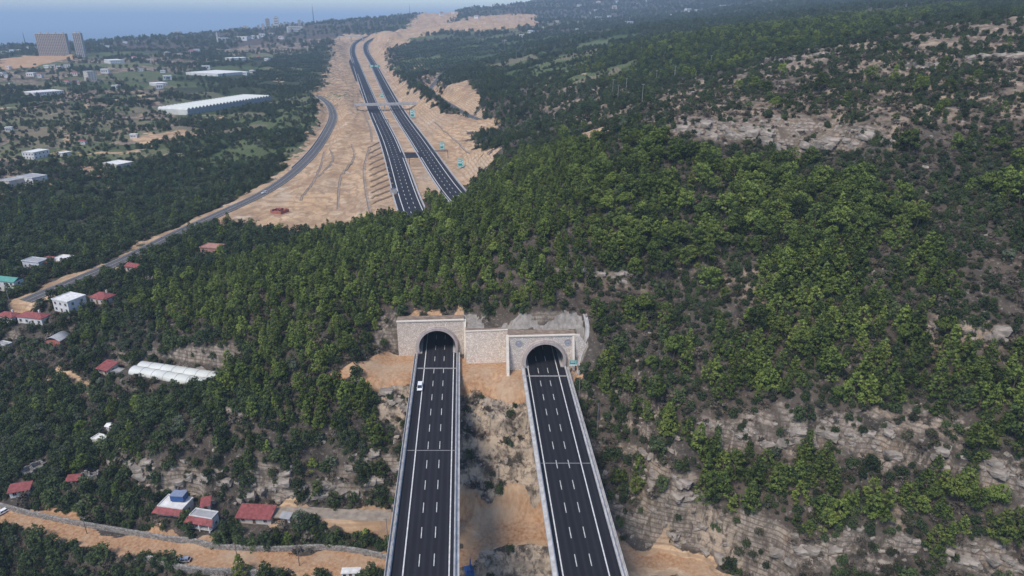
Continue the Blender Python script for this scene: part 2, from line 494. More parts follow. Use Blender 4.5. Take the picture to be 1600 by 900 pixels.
def height(x, y):
    z = h_base(x, y)
    dist = np.sqrt(x * x + y * y)
    # rough ground: metres-high knolls and gullies, rock steps
    amp = np.interp(dist, [100, 300, 900, 3000, 9000], [1.0, 1.3, 2.4, 6.0, 10.0])
    flat = np.ones(x.shape)
    n1 = fbm(x / 26.0, y / 26.0, 3, 4)
    n2 = fbm(x / 190.0, y / 190.0, 9, 3)
    rug = fbm(x / 5.0, y / 5.0, 21, 3) * 0.45
    # terraced limestone on the right-hand hillside and the left bank
    wr = np.exp(-((z - 30) / 80.0) ** 2) * sstep(20, 60, x) * (dist < 900)
    ph = (z + 7.0 * fbm(x / 30.0, y / 30.0, 5, 3)) / 6.0
    fr = ph - np.floor(ph)
    terr = (sstep(0.3, 0.7, fr) - fr) * 6.0 * 0.30 * np.clip(0.2 + 1.6 * fbm(x / 45.0, y / 45.0, 15, 2), 0, 1.2)
    for line, hw, m, lift in ROADS:
        P = line
        bx = (x > P[:, 0].min() - hw - m) & (x < P[:, 0].max() + hw + m) & (y > P[:, 1].min() - hw - m) & (y < P[:, 1].max() + hw + m)
        if bx.any():
            d, zr, _ = poly_dist(x[bx], y[bx], P)
            flat[bx] = np.minimum(flat[bx], sstep(hw, hw + m * 1.3, d))
    z = z + (n1 * amp + rug) * (0.06 + 0.94 * flat) + n2 * amp * 1.2 * flat * sstep(350, 900, dist) + terr * wr * flat
    rav = sstep(-60, -45, x) * (1 - sstep(55, 75, x)) * (y > 150) * (1 - sstep(238, 246, y)) * flat
    rid = 1 - np.abs(fbm(x / 7.0, y / 7.0, 141, 4))
    phr = (z + 2.0 * fbm(x / 20.0, y / 20.0, 161, 2)) / 7.0
    frr = phr - np.floor(phr)
    z = z + rav * (sstep(0.25, 0.75, frr) - frr) * 7.0 * 0.75
    z = z + rav * ((rid - 0.6) * 2.8 + 0.8 * fbm(x / 2.4, y / 2.4, 151, 3))
    for line, drop, reach in CLIFFS:
        P = line
        bx = (x > P[:, 0].min() - reach) & (x < P[:, 0].max() + reach) & (y > P[:, 1].min() - reach) & (y < P[:, 1].max() + reach)
        if not bx.any():
            continue
        xb, yb = x[bx], y[bx]
        wx = xb + 1.6 * fbm(xb / 4.0, yb / 4.0, 31, 3); wy = yb + 1.6 * fbm(xb / 4.0, yb / 4.0, 47, 3)
        d, _, s = poly_dist(wx, wy, P)
        s1 = d * s
        ends = np.minimum(np.hypot(xb - P[0, 0], yb - P[0, 1]), np.hypot(xb - P[-1, 0], yb - P[-1, 1]))
        prof = np.where(s1 > 0, np.clip(1 - s1 / reach, 0, 1) ** 1.5, 0) - np.where(s1 < 0, np.clip(1 + s1 / reach, 0, 1) ** 1.5, 0)
        jump = sstep(-0.9, 0.9, s1) * 2 - 1
        var = 0.65 + 0.5 * fbm(xb / 11.0, yb / 11.0, 77, 2)
        z[bx] += 0.9 * fbm(xb / 2.6, yb / 2.6, 131, 3) * np.abs(prof) ** 2 * sstep(0, reach * 0.8, ends + 1.0)
        z[bx] += drop * 0.5 * np.abs(prof) * jump * sstep(0, reach * 0.8, ends + 1.0) * np.clip(var, 0.15, 1.3)
    for line, hw, m, lift in ROADS:
        P = line
        bx = (x > P[:, 0].min() - hw - m) & (x < P[:, 0].max() + hw + m) & (y > P[:, 1].min() - hw - m) & (y < P[:, 1].max() + hw + m)
        if bx.any():
            d, zr, _ = poly_dist(x[bx], y[bx], P)
            w = 1 - sstep(hw, hw + m, d)
            z[bx] = z[bx] * (1 - w) + (zr - lift) * w
            if m >= 14: z[bx] += (0.55 * fbm(x[bx] / 5.0, y[bx] / 5.0, 171, 4) + 0.5 * (0.5 - np.abs(fbm(x[bx] / 14.0, y[bx] / 14.0, 181, 2)))) * sstep(hw + 1, hw + 8, d) * (1 - sstep(hw + m * 0.9, hw + m, d))
    for line, hw, m, lift in ROADS:
        P = line
        bx = (x > P[:, 0].min() - hw) & (x < P[:, 0].max() + hw) & (y > P[:, 1].min() - hw) & (y < P[:, 1].max() + hw)
        if bx.any():
            d, zr, _ = poly_dist(x[bx], y[bx], P)
            w = 1 - sstep(hw - 2.5, hw, d)
            z[bx] = z[bx] * (1 - w) + (zr - lift) * w
    for (px, py, pz, pr) in PADS:
        d = np.hypot(x - px, y - py)
        w = 1 - sstep(pr, pr * 1.5 + 1.5, d)
        z = z * (1 - w) + pz * w
    # the cutting in front of the portals and the backfill behind them
    xl, xr = x - LC(y), x - RC(y)
    face = np.where(x < -19.5, YL + 3.0, np.where(x < -1.2, 259.5, YR + 4.5))          # where the ground steps up, inside the portal blocks
    infront = (y < face)
    mid = sstep(-58, -50, x) * (1 - sstep(24, 33, x))
    cutz = -1.6 - 0.9 * np.clip((YR - 6 - y) / 8, 0, 3)
    near = sstep(215, 232, y) * mid
    z = np.where(infront, z * (1 - near) + np.minimum(z, cutz) * near, z)
    back = sstep(0, 1.0, y - face) * mid * (1 - sstep(30, 60, y - face))
    lowz = 11.6 + 0.24 * np.clip(y - face, 0, 60) + 0.6 * n1
    z = np.where(~infront, np.maximum(z, lowz) * back + z * (1 - back), z)
    capz = 12.4 + 0.95 * np.clip(y - face, 0, 90) + 3.0 * sstep(-8, 6, x) * sstep(2.5, 6, y - face)
    capw = back * (1 - sstep(4, 13, y - face))
    z = np.where((~infront) & (capw > 0), np.minimum(z, capz) * capw + z * (1 - capw), z)
    # ground kept clear below the decks
    for xo in (xl, xr):
        under = (1 - sstep(9.5, 12, np.abs(xo))) * (y < 246)
        z = np.where(under > 0, z * (1 - under) + np.minimum(z, -2.5) * under, z)
    return z


def spaced(lo, hi, start, growth):
    out = [lo]
    while out[-1] < hi:
        out.append(out[-1] + start + growth * max(0, out[-1] - lo))
    return out


mid_x = list(np.arange(-240, 252, 1.1))
right = spaced(mid_x[-1], 9000, 1.1, 0.021)[1:]
left = [-v for v in spaced(240, 9000, 1.1, 0.021)[1:]][::-1]
XS = np.array(left + mid_x + right)
near_y = list(np.arange(20, 130, 4.0)) + list(np.arange(130, 300, 1.1))
YS = np.array(near_y + spaced(near_y[-1], 13000, 1.1, 0.0068)[1:])
XX, YY = np.meshgrid(XS, YS)
HH = height(XX, YY)


def gz(x, y):
    """ground height from the terrain sheet (bilinear)"""
    x, y = np.asarray(x, float), np.asarray(y, float)
    i = np.clip(np.searchsorted(XS, x) - 1, 0, len(XS) - 2)
    j = np.clip(np.searchsorted(YS, y) - 1, 0, len(YS) - 2)
    u = np.clip((x - XS[i]) / (XS[i + 1] - XS[i]), 0, 1); v = np.clip((y - YS[j]) / (YS[j + 1] - YS[j]), 0, 1)
    return (HH[j, i] * (1 - u) + HH[j, i + 1] * u) * (1 - v) + (HH[j + 1, i] * (1 - u) + HH[j + 1, i + 1] * u) * v


_T = np.geomspace(110, 12000, 3000)


def ground(px, py):
    """surveyed point on the ground"""
    d = ray(px, py)
    x, y, z = d[0] * _T, d[1] * _T, CAM_H + d[2] * _T
    below = z < gz(x, y)
    k = int(np.argmax(below)) if below.any() else len(_T) - 1
    if k > 0:
        a, b = _T[k - 1], _T[k]
        for _ in range(12):
            m = 0.5 * (a + b)
            if CAM_H + d[2] * m < gz(d[0] * m, d[1] * m): b = m
            else: a = m
        return np.array([d[0] * b, d[1] * b, float(gz(d[0] * b, d[1] * b))])
    return np.array([x[k], y[k], z[k]])

# ------------------------------------------------------------------ terrain: what covers the ground
def gpoly(pts): return [ground(*p) for p in pts]


wx_ = XX + fbm(XX / 9.0, YY / 9.0, 61, 3) * np.interp(YY, [150, 600, 3000], [3.0, 7.0, 25.0])
wy_ = YY + fbm(XX / 9.0, YY / 9.0, 83, 3) * np.interp(YY, [150, 600, 3000], [3.0, 7.0, 25.0])


def cover(polys, soft):
    m = np.zeros(XX.shape)
    for p in polys:
        m = np.maximum(m, poly_soft(wx_, wy_, gpoly(p), soft))
    return m


def near_line(line, w, soft):
    m = np.zeros(XX.shape)
    P = line
    bx = (XX > P[:, 0].min() - w - soft) & (XX < P[:, 0].max() + w + soft) & (YY > P[:, 1].min() - w - soft) & (YY < P[:, 1].max() + w + soft)
    d, _, _ = poly_dist(wx_[bx], wy_[bx], P)
    m[bx] = 1 - sstep(w, w + soft, d)
    return m


FILL = [(500, 150), (526, 62), (545, 53), (600, 50), (640, 42), (690, 17), (720, 22), (700, 38), (760, 25), (838, 24), (835, 40), (770, 46), (700, 46),
        (640, 62), (606, 78), (608, 100), (626, 125), (652, 148), (690, 175), (730, 185), (780, 190), (770, 200), (725, 200), (735, 225), (765, 250), (755, 262),
        (700, 290), (650, 318), (560, 350), (500, 362), (440, 358), (405, 345), (330, 352), (310, 345), (420, 285), (480, 225), (500, 195)]
m_sand = cover([FILL, [(686, 150), (700, 134), (735, 124), (746, 150), (742, 172), (715, 165)]], 6)
m_sand = np.maximum(m_sand, near_line(side_road, 7.5, 3.5))
m_sand = np.maximum(m_sand, near_line(side_road_r, 7, 4))
m_sand = np.maximum(m_sand, near_line(upper_track, 3.6, 2) * 0.9)
m_sand = np.maximum(m_sand, cover([[(430, 797), (500, 795), (612, 786), (612, 815), (540, 817), (490, 806)],
                                   [(718, 826), (858, 826), (866, 852), (712, 850)], [(968, 852), (1050, 858), (1150, 890), (1170, 912), (980, 912)]], 2))
m_sand = np.maximum(m_sand, 0.75 * cover([[(65, 445), (150, 425), (200, 418), (130, 440), (90, 460)], [(95, 565), (110, 590), (130, 608), (110, 600), (88, 575)],
                                          [(800, 24), (838, 22), (838, 40), (800, 44)], [(210, 212), (300, 203), (310, 214), (220, 226)],
                                          [(905, 215), (950, 195), (952, 205), (915, 226)], [(800, 200), (835, 205), (800, 218)]], 3))
m_sand *= 1 - 0.45 * cover([[(500, 150), (522, 60), (546, 60), (556, 110), (570, 150), (556, 172), (520, 165)], [(600, 60), (610, 60), (625, 110), (615, 112)]], 8)
m_orange = cover([[(716, 560), (802, 566), (824, 600), (828, 618), (718, 614)], [(716, 768), (852, 772), (860, 828), (714, 824)],
                  [(520, 574), (560, 562), (600, 560), (648, 556), (650, 598), (610, 598), (560, 592)],
                  [(200, 846), (250, 852), (330, 870), (470, 876), (540, 868), (612, 874), (612, 895), (540, 892), (420, 888), (330, 888), (250, 868)],
                  [(640, 498), (735, 497), (735, 486), (650, 488)], [(735, 515), (800, 519), (800, 527), (736, 522)], [(890, 572), (908, 572), (908, 600), (900, 600)],
                  [(0, 94), (60, 85), (125, 89), (60, 104), (0, 110)]], 2)
m_orange = np.maximum(m_orange, near_line(dirt_road, 3.4, 1.4))
m_shot = cover([[(735, 518), (800, 526), (897, 522), (910, 545), (905, 575), (902, 590), (912, 560), (918, 505), (905, 494), (850, 499), (800, 500), (745, 494), (720, 490), (735, 502)]], 1.0)
m_rock = cover([[(722, 618), (828, 618), (846, 772), (718, 764)], [(592, 598), (652, 598), (640, 682), (614, 692), (600, 640)], [(716, 850), (866, 852), (880, 905), (708, 905)],
                [(1100, 662), (1190, 662), (1190, 695), (1100, 695)], [(1215, 648), (1340, 642), (1500, 658), (1500, 690), (1340, 682), (1270, 700), (1215, 672)], [(1340, 692), (1420, 702), (1420, 738), (1340, 722)],
                [(1540, 738), (1610, 722), (1610, 782), (1545, 776)], [(1230, 862), (1330, 848), (1400, 872), (1300, 888)], [(1490, 842), (1600, 880), (1600, 902), (1500, 872)], [(1382, 802), (1410, 800), (1406, 848), (1390, 850)],
                [(1090, 60), (1090, 60), (1091, 61)], [(590, 500), (628, 500), (630, 548), (600, 552)],
                [(1048, 190), (1150, 183), (1290, 192), (1390, 206), (1390, 230), (1250, 224), (1100, 213), (1048, 210)]], 2)
# ploughed plots, meadows and stubble on the plain: each plot has its own tone
m_field = np.zeros(XX.shape)
fr_ = random.Random(5)
PLOTS = []
for k_ in range(130):
    lx, ly = (fr_.uniform(0, 520), fr_.uniform(76, 250) ** 1.0) if k_ < 90 else (fr_.uniform(620, 1000), fr_.uniform(30, 125))
    g_ = ground(lx, ly)
    if g_[1] < 560: continue
    sc_f = min(2.2, g_[1] / 900)
    w_, d_, a_ = fr_.uniform(18, 55) * sc_f, fr_.uniform(12, 32) * sc_f, fr_.uniform(-0.25, 0.35)
    pl_ = [(g_[0] + w_ * sx * math.cos(a_) - d_ * sy * math.sin(a_), g_[1] + w_ * sx * math.sin(a_) + d_ * sy * math.cos(a_)) for sx, sy in ((-1, -1), (1, -1), (1, 1), (-1, 1))]
    PLOTS.append(pl_)
    m_field = np.maximum(m_field, (poly_soft(XX, YY, pl_, 3) > 0.3) * fr_.uniform(0.15, 1.0))
for tr_ in ([(0, 302), (40, 292), (72, 287)], [(220, 247), (280, 240), (312, 234)], [(98, 200), (102, 214), (108, 224)], [(130, 262), (150, 270), (170, 276)], [(0, 168), (90, 166), (170, 158), (250, 148)], [(400, 118), (430, 124), (440, 132)],
            [(320, 178), (350, 188), (400, 182)], [(650, 100), (665, 118), (690, 136)], [(850, 120), (880, 112), (910, 116)], [(60, 235), (110, 242), (180, 240), (240, 226)], [(430, 60), (480, 66), (520, 64)]):
    m_sand = np.maximum(m_sand, 0.85 * near_line(spline([tuple(ground(*p)) for p in tr_], 10), 2.6, 2.0))
m_dry = cover([[(1060, 132), (1150, 115), (1330, 72), (1420, 48), (1600, 28), (1700, 20), (1700, 150), (1400, 195), (1250, 205), (1050, 205), (1000, 172)],
               [(0, 130), (250, 142), (310, 190), (260, 250), (120, 260), (0, 285)], [(820, 120), (960, 130), (1010, 170), (960, 200), (860, 175)],
               [(500, 150), (522, 60), (546, 60), (556, 110), (570, 150), (556, 172), (520, 165)], [(170, 335), (240, 340), (270, 365), (230, 375), (180, 350)], [(0, 130), (0, 98), (200, 92), (330, 78), (500, 60), (510, 72), (330, 95), (250, 125)]], 15)
m_dry = np.maximum(m_dry, cover([[(1480, 560), (1500, 555), (1520, 572), (1500, 580)], [(1440, 505), (1560, 508), (1560, 540), (1450, 540)], [(880, 425), (1000, 425), (1000, 445), (880, 440)], [(1100, 430), (1200, 420), (1220, 450), (1120, 455)]], 4))
m_green = cover([[(0, 110), (130, 98), (330, 95), (520, 70), (515, 145), (440, 150), (250, 140), (60, 132)], [(330, 160), (440, 150), (500, 190), (430, 270), (250, 370), (0, 440), (0, 300), (180, 270), (330, 200)],
                 [(620, 70), (760, 55), (1100, 40), (1500, 12), (1340, 60), (1100, 115), (900, 130), (720, 120), (640, 105)]], 20)
terrain_me = bpy.data.meshes.new('terrain')
nX, nY = len(XS), len(YS)
co = np.stack([XX, YY, HH], -1).reshape(-1, 3)
idx = np.arange(nX * nY).reshape(nY, nX)
q = np.stack([idx[:-1, :-1], idx[:-1, 1:], idx[1:, 1:], idx[1:, :-1]], -1).reshape(-1, 4)
cx, cy_ = co[q, 0].mean(1), co[q, 1].mean(1)
hole = ((np.abs(cx - LC(cy_)) < 8.6) & (cy_ > YL - 1.5) & (cy_ < YL + 4.4)) | ((np.abs(cx - RC(cy_)) < 8.6) & (cy_ > YR - 1.5) & (cy_ < YR + 5.9))
q = q[~hole]
terrain_me.vertices.add(len(co)); terrain_me.vertices.foreach_set('co', co.ravel())
terrain_me.loops.add(q.size); terrain_me.loops.foreach_set('vertex_index', q.ravel().astype(np.int32))
terrain_me.polygons.add(len(q)); terrain_me.polygons.foreach_set('loop_start', (np.arange(len(q)) * 4).astype(np.int32))
terrain_me.polygons.foreach_set('use_smooth', np.ones(len(q), bool))
terrain_me.update(calc_edges=True)
for nm, chans in (('cover_a', (m_sand, m_orange, m_shot, m_green)), ('cover_b', (m_rock, m_dry, m_field, cover([[(722, 618), (828, 618), (846, 772), (718, 764)], [(592, 590), (652, 590), (640, 682), (614, 692), (596, 640)], [(716, 850), (866, 852), (880, 905), (708, 905)], [(980, 690), (1000, 690), (1160, 850), (1150, 872)]], 3)))):
    at = terrain_me.color_attributes.new(nm, 'FLOAT_COLOR', 'POINT')
    at.data.foreach_set('color', np.stack([c.ravel() for c in chans], -1).astype(np.float32).ravel())


def terrain_material():
    m, nt, b = nmat('hillside')
    N, L = nt.nodes, nt.links
    tc = N.new('ShaderNodeTexCoord')
    geo = N.new('ShaderNodeNewGeometry')

    def noise(scale, detail=6, rough=0.6, vec=None, dist=0.0):
        n = N.new('ShaderNodeTexNoise')
        n.inputs['Scale'].default_value, n.inputs['Detail'].default_value = scale, detail
        n.inputs['Roughness'].default_value, n.inputs['Distortion'].default_value = rough, dist
        L.new(vec or tc.outputs['Object'], n.inputs['Vector'])
        return n.outputs['Fac']

    def ramp(src, *stops):
        r = N.new('ShaderNodeValToRGB')
        e = r.color_ramp.elements
        while len(e) < len(stops): e.new(0.5)
        for el, (p, c) in zip(e, stops):
            el.position = p
            el.color = (*c, 1) if isinstance(c, tuple) else (c, c, c, 1)
        L.new(src, r.inputs[0])
        return r.outputs[0]

    def mix(f, a, b_, typ='MIX'):
        x = N.new('ShaderNodeMix'); x.data_type = 'RGBA'; x.blend_type = typ
        if isinstance(f, float): x.inputs[0].default_value = f
        else: L.new(f, x.inputs[0])
        for s, k in ((a, 6), (b_, 7)):
            if isinstance(s, tuple): x.inputs[k].default_value = (*s, 1)
            else: L.new(s, x.inputs[k])
        return x.outputs[2]

    def math_(op, a, b_=None):
        x = N.new('ShaderNodeMath'); x.operation = op; x.use_clamp = True
        for s, k in ((a, 0), (b_, 1)):
            if s is None: continue
            if isinstance(s, (int, float)): x.inputs[k].default_value = s
            else: L.new(s, x.inputs[k])
        return x.outputs[0]

    A = N.new('ShaderNodeAttribute'); A.attribute_name = 'cover_a'
    B = N.new('ShaderNodeAttribute'); B.attribute_name = 'cover_b'
    sa = N.new('ShaderNodeSeparateColor'); L.new(A.outputs['Color'], sa.inputs[0])
    sb = N.new('ShaderNodeSeparateColor'); L.new(B.outputs['Color'], sb.inputs[0])
    sand, orange, shot, green = sa.outputs[0], sa.outputs[1], sa.outputs[2], A.outputs['Alpha']
    rockm, dry = sb.outputs[0], sb.outputs[1]
    big, med, fine = noise(0.02, 4), noise(0.16, 8, 0.68), noise(0.9, 6, 0.7)
    # thin scrub soil with stones showing through
    soil = mix(ramp(med, (0.35, 0.0), (0.65, 1.0)), (0.042, 0.036, 0.029), (0.105, 0.088, 0.07))
    soil = mix(ramp(big, (0.45, 0.0), (0.7, 0.6)), soil, (0.10, 0.068, 0.05))
    soil = mix(ramp(fine, (0.56, 0.0), (0.68, 0.85)), soil, (0.27, 0.235, 0.2))
    soil = mix(math_('MULTIPLY', green, ramp(med, (0.3, 0.5), (0.6, 1.0))), soil, (0.035, 0.05, 0.022))
    dryc = mix(ramp(med, (0.4, 0.0), (0.62, 1.0)), (0.14, 0.108, 0.078), (0.36, 0.28, 0.205))
    soil = mix(math_('MULTIPLY', dry, ramp(noise(0.05, 5), (0.36, 0.0), (0.55, 1.0))), soil, dryc)
    fcol = ramp(sb.outputs[2], (0.1, (0.04, 0.065, 0.025)), (0.4, (0.065, 0.095, 0.034)), (0.65, (0.12, 0.14, 0.065)), (0.95, (0.2, 0.165, 0.11)))
    rowm = N.new('ShaderNodeTexWave'); rowm.inputs['Scale'].default_value = 0.09; rowm.inputs['Distortion'].default_value = 0.6; L.new(tc.outputs['Object'], rowm.inputs['Vector'])
    fcol = mix(ramp(rowm.outputs['Fac'], (0.3, 0.0), (0.7, 0.35)), fcol, (0.05, 0.07, 0.03))
    soil = mix(math_('MULTIPLY', ramp(sb.outputs[2], (0.05, 0.0), (0.12, 1.0)), 0.85), soil, fcol)
    # limestone
    mp = N.new('ShaderNodeMapping'); mp.inputs['Scale'].default_value = (1, 1, 0.3); L.new(tc.outputs['Object'], mp.inputs[0])
    st = noise(0.5, 7, 0.7, mp.outputs[0], 0.6)
    vo = N.new('ShaderNodeTexVoronoi'); vo.feature = 'DISTANCE_TO_EDGE'; vo.inputs['Scale'].default_value = 0.32
    wv = N.new('ShaderNodeVectorMath'); wv.operation = 'ADD'
    nv = N.new('ShaderNodeTexNoise'); nv.inputs['Scale'].default_value = 0.4; L.new(tc.outputs['Object'], nv.inputs['Vector'])
    sc_ = N.new('ShaderNodeVectorMath'); sc_.operation = 'SCALE'; sc_.inputs['Scale'].default_value = 3.5; L.new(nv.outputs['Color'], sc_.inputs[0])
    L.new(mp.outputs[0], wv.inputs[0]); L.new(sc_.outputs[0], wv.inputs[1]); L.new(wv.outputs[0], vo.inputs['Vector'])
    rock = ramp(st, (0.32, (0.075, 0.06, 0.048)), (0.44, (0.18, 0.145, 0.115)), (0.56, (0.34, 0.285, 0.23)), (0.72, (0.24, 0.21, 0.185)))
    rock = mix(ramp(vo.outputs['Distance'], (0.0, 0.45), (0.045, 0.0)), rock, (0.09, 0.075, 0.06))
    rock = mix(ramp(noise(0.05, 4), (0.52, 0.0), (0.72, 0.5)), rock, (0.38, 0.26, 0.16))
    rock = mix(ramp(noise(0.22, 6, 0.7), (0.52, 0.0), (0.64, 0.8)), rock, (0.11, 0.095, 0.075))
    sx = N.new('ShaderNodeSeparateXYZ'); L.new(geo.outputs['Normal'], sx.inputs[0])
    steep = N.new('ShaderNodeMapRange'); steep.inputs[1].default_value, steep.inputs[2].default_value = 0.58, 0.42
    L.new(sx.outputs[2], steep.inputs[0])
    wst = N.new('ShaderNodeTexWave'); wst.bands_direction = 'Z'; wst.inputs['Scale'].default_value = 0.2; wst.inputs['Distortion'].default_value = 3.5; wst.inputs['Detail'].default_value = 5; wst.inputs['Detail Scale'].default_value = 0.5
    L.new(tc.outputs['Object'], wst.inputs['Vector'])
    rock = mix(ramp(wst.outputs['Fac'], (0.1, 0.65), (0.32, 0.0)), rock, (0.10, 0.078, 0.06))
    rock = mix(math_('MULTIPLY', B.outputs['Alpha'], ramp(st, (0.4, 0.0), (0.52, 0.75))), rock, (0.46, 0.36, 0.26))
    steep_f = math_('MULTIPLY', steep.outputs[0], ramp(med, (0.3, 0.35), (0.5, 1.0)))
    out = mix(math_('MAXIMUM', steep_f, math_('MULTIPLY', rockm, ramp(med, (0.43, 0.0), (0.54, 1.0)))), soil, rock)
    # made ground
    sandc = mix(ramp(noise(0.05, 6, 0.65), (0.35, 0.0), (0.65, 1.0)), (0.42, 0.275, 0.16), (0.58, 0.41, 0.255))
    sandc = mix(ramp(noise(0.028, 7, 0.7, None, 0.8), (0.47, 0.0), (0.6, 0.8)), sandc, (0.34, 0.215, 0.125))
    sandc = mix(ramp(noise(0.1, 8, 0.75, None, 1.2), (0.5, 0.0), (0.6, 0.8)), sandc, (0.24, 0.165, 0.11))
    sandc = mix(ramp(noise(0.045, 6, 0.7), (0.56, 0.0), (0.64, 0.75)), sandc, (0.56, 0.45, 0.33))
    sandc = mix(ramp(fine, (0.5, 0.0), (0.75, 0.5)), sandc, (0.33, 0.23, 0.15))
    sandc = mix(ramp(noise(0.012, 5), (0.5, 0.0), (0.68, 0.55)), sandc, (0.36, 0.29, 0.225))
    wv2 = N.new('ShaderNodeTexWave'); wv2.bands_direction = 'Z'; wv2.inputs['Scale'].default_value = 0.16; wv2.inputs['Distortion'].default_value = 5.0; wv2.inputs['Detail'].default_value = 4; wv2.inputs['Detail Scale'].default_value = 0.35
    L.new(tc.outputs['Object'], wv2.inputs['Vector'])
    sandc = mix(ramp(wv2.outputs['Fac'], (0.12, 0.55), (0.4, 0.0)), sandc, (0.27, 0.175, 0.105))
    mp2 = N.new('ShaderNodeMapping'); mp2.inputs['Scale'].default_value = (1.0, 1.0, 0.12); L.new(tc.outputs['Object'], mp2.inputs[0])
    rill = noise(0.8, 4, 0.6, mp2.outputs[0])
    orc = mix(ramp(rill, (0.35, 0.0), (0.65, 1.0)), (0.31, 0.165, 0.085), (0.47, 0.30, 0.175))
    orc = mix(ramp(noise(0.09, 5), (0.45, 0.0), (0.7, 0.8)), orc, (0.44, 0.33, 0.225))
    shc = mix(ramp(noise(0.7, 5, 0.6, mp.outputs[0]), (0.35, 0.0), (0.7, 1.0)), (0.20, 0.175, 0.15), (0.34, 0.31, 0.275))
    edge = ramp(med, (0.3, 0.0), (0.7, 1.0))

    def ragged(mask):
        x = N.new('ShaderNodeMath'); x.operation = 'MULTIPLY_ADD'
        L.new(edge, x.inputs[0]); x.inputs[1].default_value = 0.5
        y = N.new('ShaderNodeMath'); y.operation = 'SUBTRACT'; L.new(mask, y.inputs[0]); y.inputs[1].default_value = 0.25
        L.new(y.outputs[0], x.inputs[2])
        return ramp(x.outputs[0], (0.42, 0.0), (0.58, 1.0))
    out = mix(math_('MULTIPLY', ragged(sand), math_('SUBTRACT', 1.0, math_('MULTIPLY', steep_f, 0.4))), out, sandc)
    out = mix(ragged(orange), out, orc)
    out = mix(ragged(shot), out, shc)
    L.new(out, b.inputs['Base Color'])
    b.inputs['Roughness'].default_value = 0.95
    b.inputs['Specular IOR Level'].default_value = 0.1
    bp = N.new('ShaderNodeBump'); bp.inputs['Strength'].default_value = 0.55; bp.inputs['Distance'].default_value = 1.0
    hsum = math_('ADD', math_('MULTIPLY', fine, 0.45), math_('MULTIPLY', st, 0.6))
    L.new(hsum, bp.inputs['Height']); L.new(bp.outputs[0], b.inputs['Normal'])
    return m


terrain = link('terrain', terrain_me, None, terrain_material())
tag(terrain, 'dry rocky hillside falling to a ravine and a wide coastal plain', kind='structure')

# ------------------------------------------------------------------ the sea
m_sea, nt, b = nmat('sea_water')
b.inputs['Base Color'].default_value = (0.03, 0.075, 0.13, 1)
b.inputs['Roughness'].default_value = 0.35
mb = MB(); mb.add([(-55000, 1500, -117), (55000, 1500, -117), (55000, 60000, -117), (-55000, 60000, -117)], [(0, 1, 2, 3)])
sea = mb.build('sea', m_sea)
tag(sea, 'pale hazy sea beyond the coastal plain', kind='structure')

# ------------------------------------------------------------------ shared materials
def asphalt_mat(name, col, slope=None, phase=0.0):
    m, nt, b = nmat(name)
    N, L = nt.nodes, nt.links
    tc = N.new('ShaderNodeTexCoord')
    n1 = N.new('ShaderNodeTexNoise'); n1.inputs['Scale'].default_value = 0.25; n1.inputs['Detail'].default_value = 6
    mp = N.new('ShaderNodeMapping'); mp.inputs['Scale'].default_value = (1.0, 0.06, 1.0)
    L.new(tc.outputs['Object'], mp.inputs[0]); L.new(mp.outputs[0], n1.inputs['Vector'])
    cr = N.new('ShaderNodeValToRGB')
    cr.color_ramp.elements[0].position, cr.color_ramp.elements[1].position = 0.3, 0.72
    cr.color_ramp.elements[0].color = (*[c * 0.85 for c in col], 1); cr.color_ramp.elements[1].color = (*[c * 1.2 for c in col], 1)
    L.new(n1.outputs['Fac'], cr.inputs[0]); src = cr.outputs[0]
    if slope is not None:
        # paler wheel tracks and darker seams along the lanes
        dt = N.new('ShaderNodeVectorMath'); dt.operation = 'DOT_PRODUCT'; dt.inputs[1].default_value = (1.0, slope, 0.0)
        L.new(tc.outputs['Object'], dt.inputs[0])
        a1 = N.new('ShaderNodeMath'); a1.operation = 'MULTIPLY_ADD'; a1.inputs[1].default_value = 2 * math.pi / 1.96; a1.inputs[2].default_value = phase
        L.new(dt.outputs['Value'], a1.inputs[0])
        sn = N.new('ShaderNodeMath'); sn.operation = 'SINE'; L.new(a1.outputs[0], sn.inputs[0])
        n2 = N.new('ShaderNodeTexNoise'); n2.inputs['Scale'].default_value = 0.05; n2.inputs['Detail'].default_value = 4; L.new(tc.outputs['Object'], n2.inputs['Vector'])
        ml = N.new('ShaderNodeMath'); ml.operation = 'MULTIPLY'; L.new(sn.outputs[0], ml.inputs[0]); L.new(n2.outputs['Fac'], ml.inputs[1])
        mr = N.new('ShaderNodeMapRange'); mr.inputs[1].default_value, mr.inputs[2].default_value = -0.1, 0.6; mr.inputs[4].default_value = 0.55
        L.new(ml.outputs[0], mr.inputs[0])
        mx = N.new('ShaderNodeMix'); mx.data_type = 'RGBA'; L.new(mr.outputs[0], mx.inputs[0]); L.new(src, mx.inputs[6]); mx.inputs[7].default_value = (*[c * 1.9 for c in col], 1)
        src = mx.outputs[2]
    L.new(src, b.inputs['Base Color'])
    b.inputs['Roughness'].default_value = 0.85
    b.inputs['Specular IOR Level'].default_value = 0.15
    return m


